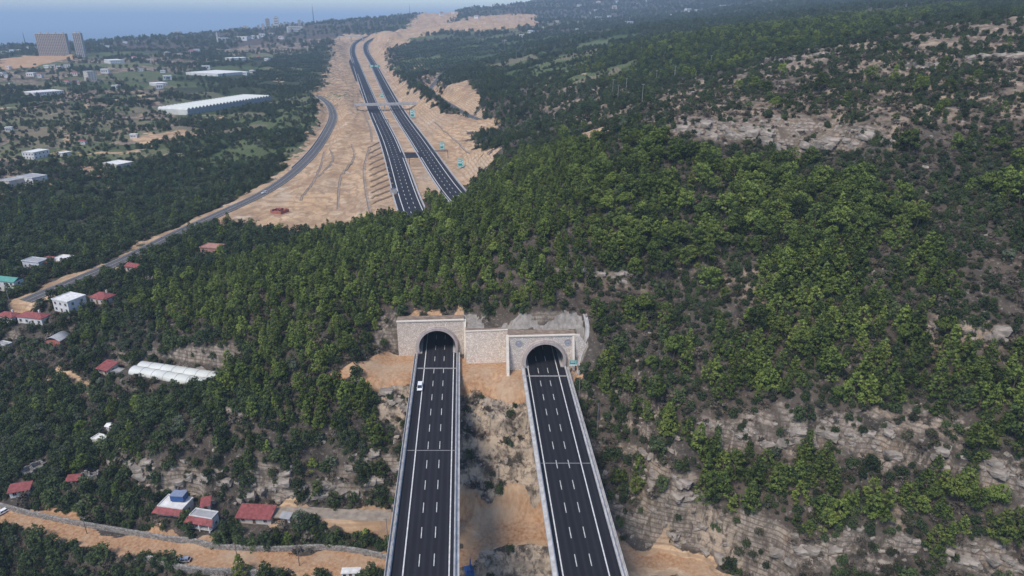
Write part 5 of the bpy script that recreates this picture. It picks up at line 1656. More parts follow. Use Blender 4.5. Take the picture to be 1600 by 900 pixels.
def vehicle(nm, loc, rz, paint, label, L=4.6, Wd=1.85, H=1.75, hood=1.25, cat='car', rear=0.25, pitch=0.0):
    """front of the vehicle points to -y in its own frame"""
    root = empty(nm, loc, rz)
    root.rotation_euler = (pitch, 0, rz)
    tag(root, label, cat)
    hw = Wd / 2; f, r = -L / 2, L / 2
    belt = 0.98 if H > 1.6 else 0.88
    # side profile swept across the width with tumblehome
    low = [(f, 0.42), (f + 0.05, 0.75), (f + hood * 0.15, belt - 0.1), (f + hood, belt), (r - 0.1, belt + 0.04), (r, 0.8), (r - 0.03, 0.42)]
    mb = MB(); n = len(low)
    for s, k in ((-1, 1.0), (-1, 0.0), (1, 0.0), (1, 1.0)):
        pass
    xs = (-hw, -hw + 0.12, hw - 0.12, hw)
    for i, x in enumerate(xs):
        dz = 0.0 if i in (1, 2) else -0.06
        mb.v += [(x, y, z + (dz if z > 0.8 else 0)) for y, z in low]
    for i in range(3):
        mb.f += [(i * n + j, i * n + j + 1, (i + 1) * n + j + 1, (i + 1) * n + j) for j in range(n - 1)]
        mb.f.append((i * n + n - 1, i * n, (i + 1) * n, (i + 1) * n + n - 1))
    mb.f += [tuple(range(n)), tuple(3 * n + j for j in range(n - 1, -1, -1))]
    body = mb.build('body', paint, root)
    # cabin: glass band with painted roof and pillars
    y0, y1, y2, y3 = f + hood, f + hood + 0.75, r - rear - 0.25, r - rear * 0.4
    t = 0.22
    cab = MB()
    cab.v = [(-hw + 0.08, y0, belt - 0.02), (hw - 0.08, y0, belt - 0.02), (hw - 0.08, y3, belt), (-hw + 0.08, y3, belt),
             (-hw + t, y1, H - 0.08), (hw - t, y1, H - 0.08), (hw - t, y2, H - 0.08), (-hw + t, y2, H - 0.08)]
    cab.f = [(0, 1, 5, 4), (1, 2, 6, 5), (2, 3, 7, 6), (3, 0, 4, 7)]
    cab.build('windows', m_pane, root)
    rf = MB()
    e = 0.03
    rf.box(-hw + t - e, hw - t + e, y1 - e, y2 + e, H - 0.08, H)
    rf.build('roof', paint, root)
    for sx in (-1, 1):
        for ya, yb, za in ((y0, y1, belt), (y3, y2, belt), ((y0 + y3) / 2, (y1 + y2) / 2, belt)):
            p = MB(); p.tube((sx * (hw - 0.07), ya, za - 0.02), (sx * (hw - t + 0.02), yb, H - 0.06), 0.055, n=5); p.build('pillar', paint, root)
        p = MB(); p.box(sx * hw - 0.1 + sx * 0.1, sx * hw + 0.1 + sx * 0.1, y0 + 0.25, y0 + 0.4, belt, belt + 0.17); p.build('wing_mirror', paint, root)
        p = MB(); p.box(sx * hw * 0.62 - 0.2, sx * hw * 0.62 + 0.2, f - 0.02, f + 0.08, 0.66, 0.8); p.build('headlight', m_lamp, root)
        p = MB(); p.box(sx * hw * 0.75 - 0.14, sx * hw * 0.75 + 0.14, r - 0.06, r + 0.02, 0.72, 0.92); p.build('tail_light', m_tail, root)
        for yy in (f + 0.85, r - 0.85):
            w = MB(); w.tube((sx * (hw - 0.2), yy, 0.34), (sx * (hw + 0.015), yy, 0.34), 0.34, n=16); wo = w.build('wheel', m_tyre, root)
            w = MB(); w.tube((sx * (hw - 0.05), yy, 0.34), (sx * (hw + 0.03), yy, 0.34), 0.2, n=12); w.build('rim', m_rim, wo)
    p = MB(); p.box(-hw + 0.1, hw - 0.1, f - 0.06, f + 0.02, 0.4, 0.6); p.build('bumper', m_tyre, root)
    p = MB(); p.box(-hw + 0.1, hw - 0.1, r - 0.02, r + 0.06, 0.4, 0.6); p.build('bumper', m_tyre, root)
    return root


P_white, P_silver = car_paint('white_paint', (0.8, 0.8, 0.8)), car_paint('silver_paint', (0.55, 0.56, 0.58), 0.4)
g = at_z(656, 607, 0)
vehicle('van', (g[0] + 0.1, g[1], 0.005), math.atan(0.0696), P_white, 'white van driving on the hard shoulder just outside the tunnel mouth', L=5.2, Wd=2.0, H=2.0, hood=1.1, cat='van')
g = ground(288, 877)
vehicle('car', (g[0], g[1], g[2]), R(-86), P_silver, 'silver car parked on the orange dirt beside the stone wall', L=4.5, H=1.5, rear=0.5)
g = at_z(413, 302, 5)
dn = side_road[np.argmin(np.hypot(side_road[:, 0] - g[0], side_road[:, 1] - g[1]))]
vehicle('car', (dn[0] + 1.8, dn[1] - 0.6, dn[2] + 0.06), R(-38), P_white, 'white car driving down the curving grey road', L=4.9, H=1.8, rear=0.3)
g = ground(3, 803)
vehicle('car', (g[0], g[1], g[2]), R(-30), P_white, 'white car on the dirt road cut by the picture edge', L=4.6, H=1.6, rear=0.4)
# site cabin at the lower edge; unclear blue object built as a tracked machine
g = ground(549, 899)
root = empty('site_cabin', g, 0.05); tag(root, 'white site cabin at the lower edge beside the viaduct', 'cabin')
mb = MB(); mb.box(-3.0, 3.0, -1.2, 1.2, -0.8, 2.0); mb.build('wall', M['white'], root)
mb = MB(); mb.box(-3.2, 3.2, -1.4, 1.4, 2.0, 2.18); mb.build('roof', M['white_roof'], root)
mb = MB(); mb.box(-0.5, 0.5, -1.26, -1.18, 0, 1.85); mb.build('door', m_door, root)
for x in (-2, 1.9):
    mb = MB(); mb.box(x - 0.5, x + 0.5, -1.26, -1.18, 0.8, 1.6); mb.build('window', m_pane, root)
g = ground(733, 898)
root = empty('blue_machine', g, 0.3); tag(root, 'blue machine standing between the two viaducts at the lower edge', 'machine')
mb = MB(); mb.box(-1.4, 1.4, -2.0, 2.0, 0.9, 2.4); mb.build('body', m_blue, root)
mb = MB(); mb.box(-1.2, 0.2, -2.0, -0.4, 2.4, 3.8); mb.build('cab', m_blue, root)
for x in (-1.1, 1.1):
    mb = MB(); mb.box(x - 0.35, x + 0.35, -2.3, 2.3, 0.0, 0.88); mb.build('track', m_tyre, root)
mb = MB(); mb.tube((0.5, 0.5, 2.2), (0.7, 0.7, 6.0), 0.35, 0.22, 6); mb.build('boom', m_blue, root)

# ------------------------------------------------------------------ vegetation: meshes
def leaf_mat(name, cols, trans=0.22):
    m, nt, b = nmat(name)
    N, L = nt.nodes, nt.links
    oi = N.new('ShaderNodeObjectInfo')
    at = N.new('ShaderNodeAttribute'); at.attribute_name = 'tone'
    ad = N.new('ShaderNodeMath'); ad.operation = 'MULTIPLY_ADD'
    L.new(at.outputs['Fac'], ad.inputs[0]); ad.inputs[1].default_value = 0.55
    ml = N.new('ShaderNodeMath'); ml.operation = 'MULTIPLY'; L.new(oi.outputs['Random'], ml.inputs[0]); ml.inputs[1].default_value = 0.45
    L.new(ml.outputs[0], ad.inputs[2])
    cr = N.new('ShaderNodeValToRGB'); e = cr.color_ramp.elements
    while len(e) < len(cols): e.new(0.5)
    for k, c in enumerate(cols):
        e[k].position = 0.1 + 0.8 * k / (len(cols) - 1); e[k].color = (*c, 1)
    L.new(ad.outputs[0], cr.inputs[0])
    hs = N.new('ShaderNodeHueSaturation')
    mr = N.new('ShaderNodeMapRange'); mr.inputs[3].default_value, mr.inputs[4].default_value = 0.65, 1.4
    ml2 = N.new('ShaderNodeMath'); ml2.operation = 'FRACT'
    ml3 = N.new('ShaderNodeMath'); ml3.operation = 'MULTIPLY'; L.new(oi.outputs['Random'], ml3.inputs[0]); ml3.inputs[1].default_value = 17.3
    L.new(ml3.outputs[0], ml2.inputs[0]); L.new(ml2.outputs[0], mr.inputs[0])
    L.new(mr.outputs[0], hs.inputs['Value']); L.new(cr.outputs[0], hs.inputs['Color'])
    L.new(hs.outputs[0], b.inputs['Base Color'])
    b.inputs['Roughness'].default_value = 0.75; b.inputs['Specular IOR Level'].default_value = 0.2
    tr = N.new('ShaderNodeBsdfTranslucent'); L.new(hs.outputs[0], tr.inputs['Color'])
    mx = N.new('ShaderNodeMixShader'); mx.inputs[0].default_value = trans
    out = N['Material Output']
    L.new(b.outputs[0], mx.inputs[1]); L.new(tr.outputs[0], mx.inputs[2]); L.new(mx.outputs[0], out.inputs['Surface'])
    return m


M['pine'] = leaf_mat('pine_needles', [(0.024, 0.038, 0.013), (0.064, 0.094, 0.022), (0.13, 0.172, 0.036), (0.21, 0.25, 0.054)])
M['pine_dark'] = leaf_mat('dark_foliage', [(0.022, 0.036, 0.018), (0.048, 0.072, 0.028), (0.095, 0.122, 0.044)])
M['maquis'] = leaf_mat('maquis_leaves', [(0.022, 0.028, 0.016), (0.042, 0.05, 0.026), (0.07, 0.076, 0.04), (0.105, 0.088, 0.06)])
M['olive'] = leaf_mat('olive_leaves', [(0.045, 0.06, 0.035), (0.085, 0.105, 0.062), (0.13, 0.15, 0.095)])
M['dry'] = leaf_mat('dry_scrub_twigs', [(0.05, 0.042, 0.03), (0.09, 0.076, 0.056), (0.15, 0.125, 0.095)], 0.1)
M['bark'] = simple('pine_bark', (0.11, 0.08, 0.06), 0.95, 0.25, 3.0)


def crown_mesh(name, clumps, per, size, mat, seed, flat=0.0, tri=False):
    rg = np.random.default_rng(seed)
    V, F, T = [], [], []
    for (cx_, cy2, cz, r, rzv) in clumps:
        tone0 = rg.uniform(0, 1)
        n = max(5, int(per * (r ** 1.6)))
        for _ in range(n):
            d = rg.normal(size=3); d /= np.linalg.norm(d)
            if d[2] < -0.35 and rg.random() < 0.6: d[2] = -d[2]
            rr = r * rg.uniform(0.55, 1.05)
            p = np.array([cx_ + d[0] * rr, cy2 + d[1] * rr, cz + d[2] * rr * rzv])
            nrm = d + rg.normal(size=3) * 0.45 + np.array([0, 0, 0.35 + flat]); nrm /= np.linalg.norm(nrm)
            t = np.cross(nrm, rg.normal(size=3)); t /= np.linalg.norm(t) + 1e-9
            bt = np.cross(nrm, t)
            s = size * rg.uniform(0.6, 1.3)
            k = len(V)
            if tri:
                V += [p + t * s, p - t * s * 0.6 + bt * s * 0.8, p - t * s * 0.6 - bt * s * 0.8]; F.append((k, k + 1, k + 2)); nv = 3
            else:
                V += [p + t * s, p + bt * s * 0.62 - nrm * s * 0.2, p - t * s, p - bt * s * 0.62 - nrm * s * 0.2]; F.append((k, k + 1, k + 2, k + 3)); nv = 4
            T += [np.clip(0.65 * tone0 + 0.35 * rg.random() + 0.1 * d[2], 0, 1)] * nv
    me = bpy.data.meshes.new(name)
    me.from_pydata([tuple(v) for v in V], [], F)
    a = me.attributes.new('tone', 'FLOAT', 'POINT'); a.data.foreach_set('value', np.array(T, np.float32))
    me.materials.append(mat)
    return me


def trunk_mesh(h, r, seed, limbs=6, bend=0.25):
    rr = random.Random(seed)
    mb = MB(); p = Vector((0, 0, -0.6)); n = 5
    pts = [p]
    for k in range(n):
        p = p + Vector((rr.uniform(-bend, bend), rr.uniform(-bend, bend), (h + 0.6) / n)); pts.append(p)
    for k in range(n): mb.tube(pts[k], pts[k + 1], r * (1 - 0.8 * k / n), r * (1 - 0.8 * (k + 1) / n), 6, caps=k == n - 1)
    for k in range(limbs):
        t = rr.uniform(0.35, 0.95); i = min(n - 1, int(t * n)); base = pts[i].lerp(pts[i + 1], t * n - i)
        a = rr.uniform(0, 6.28); l = h * rr.uniform(0.18, 0.3) * (1.2 - t * 0.6)
        mb.tube(base, base + Vector((math.cos(a) * l, math.sin(a) * l, l * rr.uniform(0.2, 0.6))), r * 0.35, r * 0.1, 4, caps=False)
    me = mb.mesh('trunk'); me.materials.append(M['bark'])
    return me


def conifer_clumps(seed, h=7.0, w=2.3, base=0.14, n=46, power=0.8, lean=0.0):
    rg = np.random.default_rng(seed); out = []
    for k in range(n):
        t = (k + rg.random()) / n
        z = h * (base + (1 - base) * (0.35 * t + 0.65 * (math.floor(t * 8) + 0.5 * rg.random()) / 8))
        prof = w * ((1 - t) ** power) * (0.55 + 0.45 * min(1, t / 0.12)) + 0.18
        a = k * 2.4 + rg.uniform(-0.6, 0.6)
        rad = prof * rg.uniform(0.25, 1.0) ** 0.6
        out.append((rad * math.cos(a) + lean * t, rad * math.sin(a), z + rg.uniform(-0.2, 0.2) - rad * 0.12, rg.uniform(0.42, 0.85) * (1.1 - 0.45 * t), 0.75))
    out.append((lean, 0, h - 0.1, 0.35, 1.3))
    return out


def dome_clumps(seed, h=7.0, w=3.2, base=0.5, n=42, squash=0.5, rmin=0.6, rmax=1.1):
    rg = np.random.default_rng(seed); out = []
    lob = [(rg.uniform(-0.45, 0.45) * w, rg.uniform(-0.45, 0.45) * w, rg.uniform(0.75, 1.0)) for _ in range(5)]
    for k in range(n):
        a = k * 2.4; q = math.sqrt((k + 0.5) / n)
        lx, ly, lh = lob[k % 5]
        x, y = q * w * math.cos(a) * 0.75 + lx * 0.5, q * w * math.sin(a) * 0.75 + ly * 0.5
        top = h * (base + (1 - base) * lh * math.sqrt(max(0, 1 - (q * 0.92) ** 2)))
        z = top - rg.random() ** 2 * h * (1 - base) * 0.9
        out.append((x, y, z, rg.uniform(rmin, rmax), squash + 0.25))
    return out


# kinds: list of (crown mesh, trunk mesh, word for its shape, typical height)
PINES = [
    (crown_mesh('crown', conifer_clumps(1), 44, 0.27, M['pine'], 1), trunk_mesh(6.4, 0.17, 1), 'pointed', 7.0),
    (crown_mesh('crown', conifer_clumps(2, 7.4, 2.0, 0.12, 44, 0.9), 44, 0.27, M['pine'], 2), trunk_mesh(6.8, 0.17, 2), 'slender', 7.4),
    (crown_mesh('crown', conifer_clumps(3, 6.6, 2.7, 0.12, 52, 0.55), 42, 0.28, M['pine'], 3), trunk_mesh(5.8, 0.18, 3), 'broad', 6.6),
    (crown_mesh('crown', conifer_clumps(4, 6.8, 2.4, 0.1, 40, 0.65, 0.7), 44, 0.28, M['pine'], 4), trunk_mesh(5.9, 0.17, 4), 'leaning', 6.8),
    (crown_mesh('crown', dome_clumps(5, 7.6, 3.4, 0.52, 40, 0.5), 36, 0.28, M['pine'], 5), trunk_mesh(6.2, 0.2, 5, 9), 'flat-topped', 7.6),
    (crown_mesh('crown', dome_clumps(6, 6.6, 2.9, 0.4, 40, 0.6, 0.55, 0.95), 40, 0.28, M['pine'], 6), trunk_mesh(5.4, 0.18, 6, 9), 'round-topped', 6.6),
]
BROAD = [
    (crown_mesh('crown', dome_clumps(11, 5.2, 2.9, 0.25, 46, 0.7, 0.6, 1.0), 20, 0.36, M['pine_dark'], 11), trunk_mesh(3.6, 0.17, 11, 8), 'rounded', 5.2),
    (crown_mesh('crown', dome_clumps(12, 6.2, 2.6, 0.2, 46, 0.75, 0.6, 1.0), 20, 0.36, M['pine_dark'], 12), trunk_mesh(4.4, 0.17, 12, 8), 'upright', 6.2),
    (crown_mesh('crown', dome_clumps(13, 4.2, 2.5, 0.25, 38, 0.7, 0.5, 0.9), 22, 0.33, M['olive'], 13), trunk_mesh(2.8, 0.18, 13, 8, 0.4), 'silvery', 4.2),
]
SHRUBS = [
    (crown_mesh('foliage', dome_clumps(21, 2.2, 1.5, 0.05, 22, 0.7, 0.4, 0.7), 40, 0.24, M['maquis'], 21), None, 'round', 2.2),
    (crown_mesh('foliage', dome_clumps(22, 1.7, 1.8, 0.05, 22, 0.6, 0.4, 0.65), 40, 0.24, M['maquis'], 22), None, 'spreading', 1.7),
    (crown_mesh('foliage', dome_clumps(23, 2.8, 1.3, 0.05, 22, 0.8, 0.4, 0.7), 40, 0.24, M['pine_dark'], 23), None, 'dark upright', 2.8),
]
DRYS = [
    (crown_mesh('twigs', dome_clumps(31, 0.9, 0.9, 0.05, 9, 0.7, 0.28, 0.5), 60, 0.17, M['dry'], 31, tri=True), None, 'dry', 0.9),
    (crown_mesh('twigs', dome_clumps(32, 0.7, 1.1, 0.05, 9, 0.6, 0.28, 0.5), 60, 0.17, M['dry'], 32, tri=True), None, 'dry', 0.7),
]


# ------------------------------------------------------------------ vegetation: where it grows
def grid_val(arr, x, y):
    i = np.clip(np.searchsorted(XS, x), 0, len(XS) - 1); j = np.clip(np.searchsorted(YS, y), 0, len(YS) - 1)
    return arr[j, i]


GXs = np.gradient(HH, axis=1) / np.gradient(XS)[None, :]
GYs = np.gradient(HH, axis=0) / np.gradient(YS)[:, None]
SLOPE = np.hypot(GXs, GYs)
pads = np.array(PADS)


def candidates(y0, y1, sp, seed, margin=1.12):
    """jittered points over the ground in front of the camera, sp metres apart"""
    rg = np.random.default_rng(seed)
    ys = np.arange(y0, y1, sp)
    out = []
    for y in ys:
        half = 0.76 * margin * (y * 1.08 + 45)
        xs = np.arange(-half, half, sp)
        out.append(np.stack([xs, np.full(len(xs), y)], 1))
    P = np.concatenate(out)
    P += rg.uniform(-0.48, 0.48, P.shape) * sp
    return P, rg


def clear_of(P, extra=0.0):
    x, y = P[:, 0], P[:, 1]
    ok = np.ones(len(P), bool)
    for line, w in ((mw_l, 13), (mw_r, 13), (side_road, 8.5), (side_road_r, 8), (dirt_road, 4.9), (upper_track, 3.8)):
        d, _, _ = poly_dist(x, y, line); ok &= d > w + extra
    ok &= ~((np.abs(x - LC(y)) < 12.0 + extra) & (y < YL + 1)) & ~((np.abs(x - RC(y)) < 12.0 + extra) & (y < YR + 1))
    ok &= ~((x > -54) & (x < 34) & (y > 244) & (y < np.where(x < -19.5, YL + 7, np.where(x < -1.2, 265.5, YR + 10))))
    for k in range(len(pads)):
        ok &= np.hypot(x - pads[k, 0], y - pads[k, 1]) > pads[k, 3] + 0.8 + extra
    bare = np.maximum.reduce([grid_val(m_sand, x, y), grid_val(m_orange, x, y), grid_val(m_shot, x, y)])
    ok &= bare < 0.35
    a0, d0 = GH[0][:2], np.array([math.cos(rz_gh), math.sin(rz_gh)])
    rel = P - a0; u = rel @ d0; v = rel @ np.array([-d0[1], d0[0]])
    ok &= ~((u > -4) & (u < gh_len + 4) & (v > -4) & (v < gh_dep + 4))
    return ok


rz_gh, gh_len, gh_dep = rz, LN, dp
Z_DENSE = gpoly([(200, 475), (300, 432), (400, 405), (500, 374), (600, 345), (690, 305), (760, 272), (880, 232), (940, 225), (965, 330), (930, 420), (900, 478), (840, 488), (740, 478), (640, 486), (600, 520), (550, 558), (480, 575), (420, 560), (330, 520), (260, 520)])
Z_DENSE2 = gpoly([(330, 600), (420, 560), (520, 575), (560, 600), (600, 650), (590, 700), (480, 690), (430, 650)])
Z_RIGHT = gpoly([(910, 480), (965, 330), (960, 225), (1100, 232), (1300, 245), (1640, 240), (1640, 905), (1150, 905), (1130, 830), (1000, 690), (925, 600)])
Z_SCRUB = gpoly([(1000, 200), (1010, 165), (1090, 125), (1330, 72), (1450, 45), (1640, 26), (1640, 238), (1300, 240), (1100, 228)])
Z_MIDSCRUB = gpoly([(700, 215), (760, 150), (820, 120), (960, 125), (1040, 150), (1000, 205), (960, 222), (880, 228), (790, 250), (740, 222)])
Z_OLIVE = gpoly([(0, 590), (80, 585), (100, 560), (200, 505), (260, 500), (220, 560), (130, 560), (90, 520), (0, 520)])
Z_ORCH = gpoly([(405, 150), (395, 112), (430, 85), (515, 80), (518, 148)])
Z_ORCH2 = gpoly([(612, 100), (625, 72), (760, 62), (800, 85), (700, 112)])


def zone(P, poly): return in_poly(P[:, 0], P[:, 1], [tuple(p[:2]) for p in poly])


def pack(P, rg, smin, smax, nvar, tilt=0.06):
    n = len(P)
    s = rg.uniform(smin, smax, n)
    return dict(P=np.column_stack([P, gz(P[:, 0], P[:, 1]) - 0.1]), s=s, v=rg.integers(0, nvar, n), r=np.column_stack([rg.normal(0, tilt, n), rg.normal(0, tilt, n), rg.uniform(0, 6.283, n)]))


def cat_(ds):
    return {k: np.concatenate([d[k] for d in ds]) for k in ds[0]}


pine_sets, broad_sets, shrub_sets, dry_sets = [], [], [], []
# near hills
P, rg = candidates(138, 520, 4.1, 5)
ok = clear_of(P); P = P[ok]
dn, rt, d2 = zone(P, Z_DENSE), zone(P, Z_RIGHT), zone(P, Z_DENSE2)
scr, msc, olv = zone(P, Z_SCRUB), zone(P, Z_MIDSCRUB), zone(P, Z_OLIVE)
sl = grid_val(SLOPE, P[:, 0], P[:, 1]); rk = grid_val(m_rock, P[:, 0], P[:, 1]); dr_ = grid_val(m_dry, P[:, 0], P[:, 1])
nz = fbm(P[:, 0] / 22.0, P[:, 1] / 22.0, 99, 3); nzb = fbm(P[:, 0] / 30.0, P[:, 1] / 30.0, 109, 3)
left = P[:, 0] < -45
u = rg.random(len(P))
p_pine = np.where(dn, 0.94, np.where(d2, 0.7 + 0.3 * nz, np.where(rt, 0.30 + 0.85 * nzb, np.where(scr, 0.012, np.where(msc, 0.06, np.where(olv, 0.0, 0.05 + 0.1 * nz))))))
Z_LEDGE = gpoly([(1040, 190), (1400, 200), (1400, 262), (1250, 256), (1040, 246)]); Z_LEDGE2 = gpoly([(1095, 658), (1430, 660), (1610, 735), (1610, 778), (1430, 718), (1250, 702), (1095, 698)])
Z_LOW = gpoly([(1010, 700), (1100, 702), (1300, 722), (1420, 752), (1610, 795), (1610, 905), (1480, 905), (1420, 850), (1330, 838), (1220, 850), (1150, 836), (1080, 770)]); Z_UP = gpoly([(915, 560), (1100, 500), (1250, 520), (1600, 560), (1600, 640), (1250, 630), (1000, 650), (930, 620)])
p_pine = np.where(zone(P, Z_LOW) | zone(P, Z_UP), np.maximum(p_pine, 0.5 + 0.45 * nz), p_pine)
p_pine = p_pine * (sl < 2.2) * (rk < 0.5) * np.where(zone(P, Z_LEDGE), 0, 1) * np.where(zone(P, Z_LEDGE2), 0.25, 1)
isp = u < p_pine
Pp = P[isp]
pk = pack(Pp, rg, 0.6, 1.5, 6)
up_r = (Pp[:, 1] > 262) & (Pp[:, 0] > 30)
pk['v'] = np.where(up_r, np.where(rg.random(len(Pp)) < 0.6, rg.integers(4, 6, len(Pp)), rg.integers(0, 4, len(Pp))), np.where(rg.random(len(Pp)) < 0.12, 5, rg.integers(0, 4, len(Pp))))
pk['s'] *= np.where(dn[isp], 0.9, np.where(rt[isp], 1.18, 1.0))
pine_sets.append(pk)
p_broad = np.where(dn, 0.05, np.where(rt, 0.10, np.where(scr, 0.05, np.where(olv, 0.85, np.where(left, 0.82 + 0.4 * nz, 0.22)))))
isb = (~isp) & (rg.random(len(P)) < p_broad * (sl < 1.9) * (rk < 0.5))
Pb = P[isb]
pk = pack(Pb, rg, 0.6, 1.2, 2)
ol = zone(Pb, Z_OLIVE)
pk['v'] = np.where(ol, 2, np.where(rg.random(len(Pb)) < 0.12, 2, pk['v'])); pk['s'] = np.where(ol, pk['s'] * 0.8, pk['s'])
broad_sets.append(pk)
# shrubs
P, rg = candidates(138, 520, 2.3, 6)
P = P[clear_of(P, -0.8)]
rt, scr, dn = zone(P, Z_RIGHT), zone(P, Z_SCRUB), zone(P, Z_DENSE)
sl = grid_val(SLOPE, P[:, 0], P[:, 1]); rk = grid_val(m_rock, P[:, 0], P[:, 1])
nz = fbm(P[:, 0] / 13.0, P[:, 1] / 13.0, 199, 3)
p = np.where(dn, 0.18, np.where(rt, 0.66 + 0.4 * nz, np.where(scr, 0.24 + 0.5 * nz, 0.55 + 0.35 * nz))) * np.where(sl < 1.2, 1, np.where(P[:, 0] < -45, 0.8, 0.45)) * np.where(rk > 0.5, 0.34, 1)
k = rg.random(len(P)) < p
shrub_sets.append(pack(P[k], rg, 0.5, 1.35, 3, 0.1))
k2 = (~k) & (rg.random(len(P)) < np.where(dn, 0.35, np.where(scr, 0.3, 0.75)) * (sl < 1.8) * np.where(rk > 0.4, 0.35, 1))
pkd = pack(P[k2], rg, 0.7, 2.0, 2, 0.15); pkd['s'] = np.where(rg.random(len(pkd['s'])) < 0.05, pkd['s'] * 2.0, pkd['s']); dry_sets.append(pkd)
# middle distance
P, rg = candidates(520, 1150, 6.4, 7)
P = P[clear_of(P)]
scr, msc, orch = zone(P, Z_SCRUB), zone(P, Z_MIDSCRUB), zone(P, Z_ORCH) | zone(P, Z_ORCH2)
gm, dm = grid_val(m_green, P[:, 0], P[:, 1]), grid_val(m_dry, P[:, 0], P[:, 1])
nz = fbm(P[:, 0] / 45.0, P[:, 1] / 45.0, 77, 4)
p = np.where(orch | (grid_val(m_field, P[:, 0], P[:, 1]) > 0.3), 0.03, np.where(scr, 0.05, np.where(gm > 0.4, 0.9 + 0.4 * nz, np.where(dm > 0.4, 0.22 + 0.5 * nz, np.where(msc, 0.45 + 0.5 * nz, 0.62 + 0.5 * nz)))))
k = rg.random(len(P)) < p
Pk = P[k]; pk = pack(Pk, rg, 0.75, 1.35, 2)
pk['v'] = np.where(rg.random(len(Pk)) < 0.07, 2, pk['v'])
wood = (Pk[:, 0] > 60) & (grid_val(m_green, Pk[:, 0], Pk[:, 1]) > 0.3) & (rg.random(len(Pk)) < 0.5)
broad_sets.append({q_: v[~wood] for q_, v in pk.items()})
pw = {q_: v[wood] for q_, v in pk.items()}; pw['v'] = rg.integers(2, 6, len(pw['v'])); pine_sets.append(pw)
P, rg = candidates(520, 1150, 5.0, 8)
P = P[clear_of(P)]
nz = fbm(P[:, 0] / 25.0, P[:, 1] / 25.0, 177, 3)
scr = zone(P, Z_SCRUB)
k = rg.random(len(P)) < np.where(zone(P, Z_ORCH), 0, np.where(scr, 0.34 + 0.55 * nz, 0.3 + 0.4 * nz))
shrub_sets.append(pack(P[k], rg, 0.8, 1.8, 3, 0.1))
# far plain, hedges and woods
for y0, y1, sp, s0, s1, sd_ in ((1150, 2300, 11, 0.9, 1.7, 9), (2300, 4600, 24, 1.6, 3.0, 10)):
    P, rg = candidates(y0, y1, sp, sd_, 1.0)
    P = P[clear_of(P)]
    nz = fbm(P[:, 0] / 120.0, P[:, 1] / 120.0, 55, 4)
    gm, dm = grid_val(m_green, P[:, 0], P[:, 1]), grid_val(m_dry, P[:, 0], P[:, 1])
    orch = zone(P, Z_ORCH) | zone(P, Z_ORCH2)
    woods = P[:, 0] > 0.02 * P[:, 1]
    p = np.where(orch | (grid_val(m_field, P[:, 0], P[:, 1]) > 0.3), 0.02, np.where(woods, 0.8 + 0.5 * nz, 0.56 + 0.7 * nz))
    k = rg.random(len(P)) < p
    pk = pack(P[k], rg, s0, s1, 2); pk['v'] = np.where(rg.random(k.sum()) < 0.08, 2, pk['v'])
    broad_sets.append(pk)
# orchards in rows
orch_sets = []
for poly, ang, sx_, sy_ in ((Z_ORCH, 0.12, 5.5, 9.5), (Z_ORCH2, -0.3, 7.0, 12.0)):
    A_ = np.array([p[:2] for p in poly]); c0 = A_.mean(0); rad = np.abs(A_ - c0).max()
    gx_, gy_ = np.meshgrid(np.arange(-rad, rad, sx_), np.arange(-rad, rad, sy_))
    P = np.stack([gx_.ravel(), gy_.ravel()], 1)
    P = P @ np.array([[math.cos(ang), math.sin(ang)], [-math.sin(ang), math.cos(ang)]]) + c0
    rg = np.random.default_rng(3); P += rg.uniform(-0.6, 0.6, P.shape)
    P = P[zone(P, poly)]; P = P[clear_of(P)]
    P = P[fbm(P[:, 0] / 70, P[:, 1] / 70, 8, 2) > -0.55]
    orch_sets.append(pack(P, rg, 0.6, 0.95, 1))
pines, broads, shrubs, drys, orchd = cat_(pine_sets), cat_(broad_sets), cat_(shrub_sets), cat_(dry_sets), cat_(orch_sets)


# ------------------------------------------------------------------ vegetation: the nearest ones are objects of their own
def seen(Pts, lift):
    px, py, zc = project(Pts + np.array([0, 0, lift]))
    ok = (px > 4) & (px < 1596) & (py > 4) & (py < 896)
    vis = np.ones(len(Pts), bool)
    for t in np.linspace(0.25, 0.97, 40):
        q_ = np.array([0, 0, CAM_H]) * (1 - t) + (Pts + np.array([0, 0, lift])) * t
        vis &= gz(q_[:, 0], q_[:, 1]) < q_[:, 2] + 0.3
    return ok & vis, zc


MARKS = []
for (px, py, text) in [(680, 530, 'the tunnel mouth with the white van'), (850, 545, 'the tunnel mouth with the green sign'), (765, 500, 'the stone retaining wall'), (280, 583, 'the plastic tunnels'),
                       (310, 815, 'the stilted grey roofed house'), (155, 690, 'the house perched on the cliff'), (1170, 680, 'the broad limestone ledge'), (1440, 720, 'the limestone face'), (1220, 210, 'the long limestone cliff'),
                       (1060, 790, 'the bare scarp beside the viaduct'), (1320, 860, 'the lowest rock band'), (380, 650, 'the pale rock knob'), (280, 745, 'the cliff behind the houses'), (550, 570, 'the bare earth patch by the tunnel'),
                       (900, 620, 'the storm drain'), (560, 740, 'the overhung rock by the viaduct'), (400, 872, 'the orange dirt road'), (60, 860, 'the dirt road bend'), (940, 435, 'the pale outcrop above the tunnels'), (1500, 525, 'the stony clearing'),
                       (1560, 330, 'the dead grey bushes'), (1130, 440, 'the stony gully in the pines'), (30, 640, 'the olive grove'), (100, 580, 'the winding lane'), (1560, 620, 'the sandy clearing on the slope'), (430, 470, 'the bright pine crest'), (1000, 560, 'the dense pines beside the tunnel'), (700, 430, 'the crest above the tunnels')]:
    g = ground(px, py); MARKS.append((g[0], g[1], g[2], text))


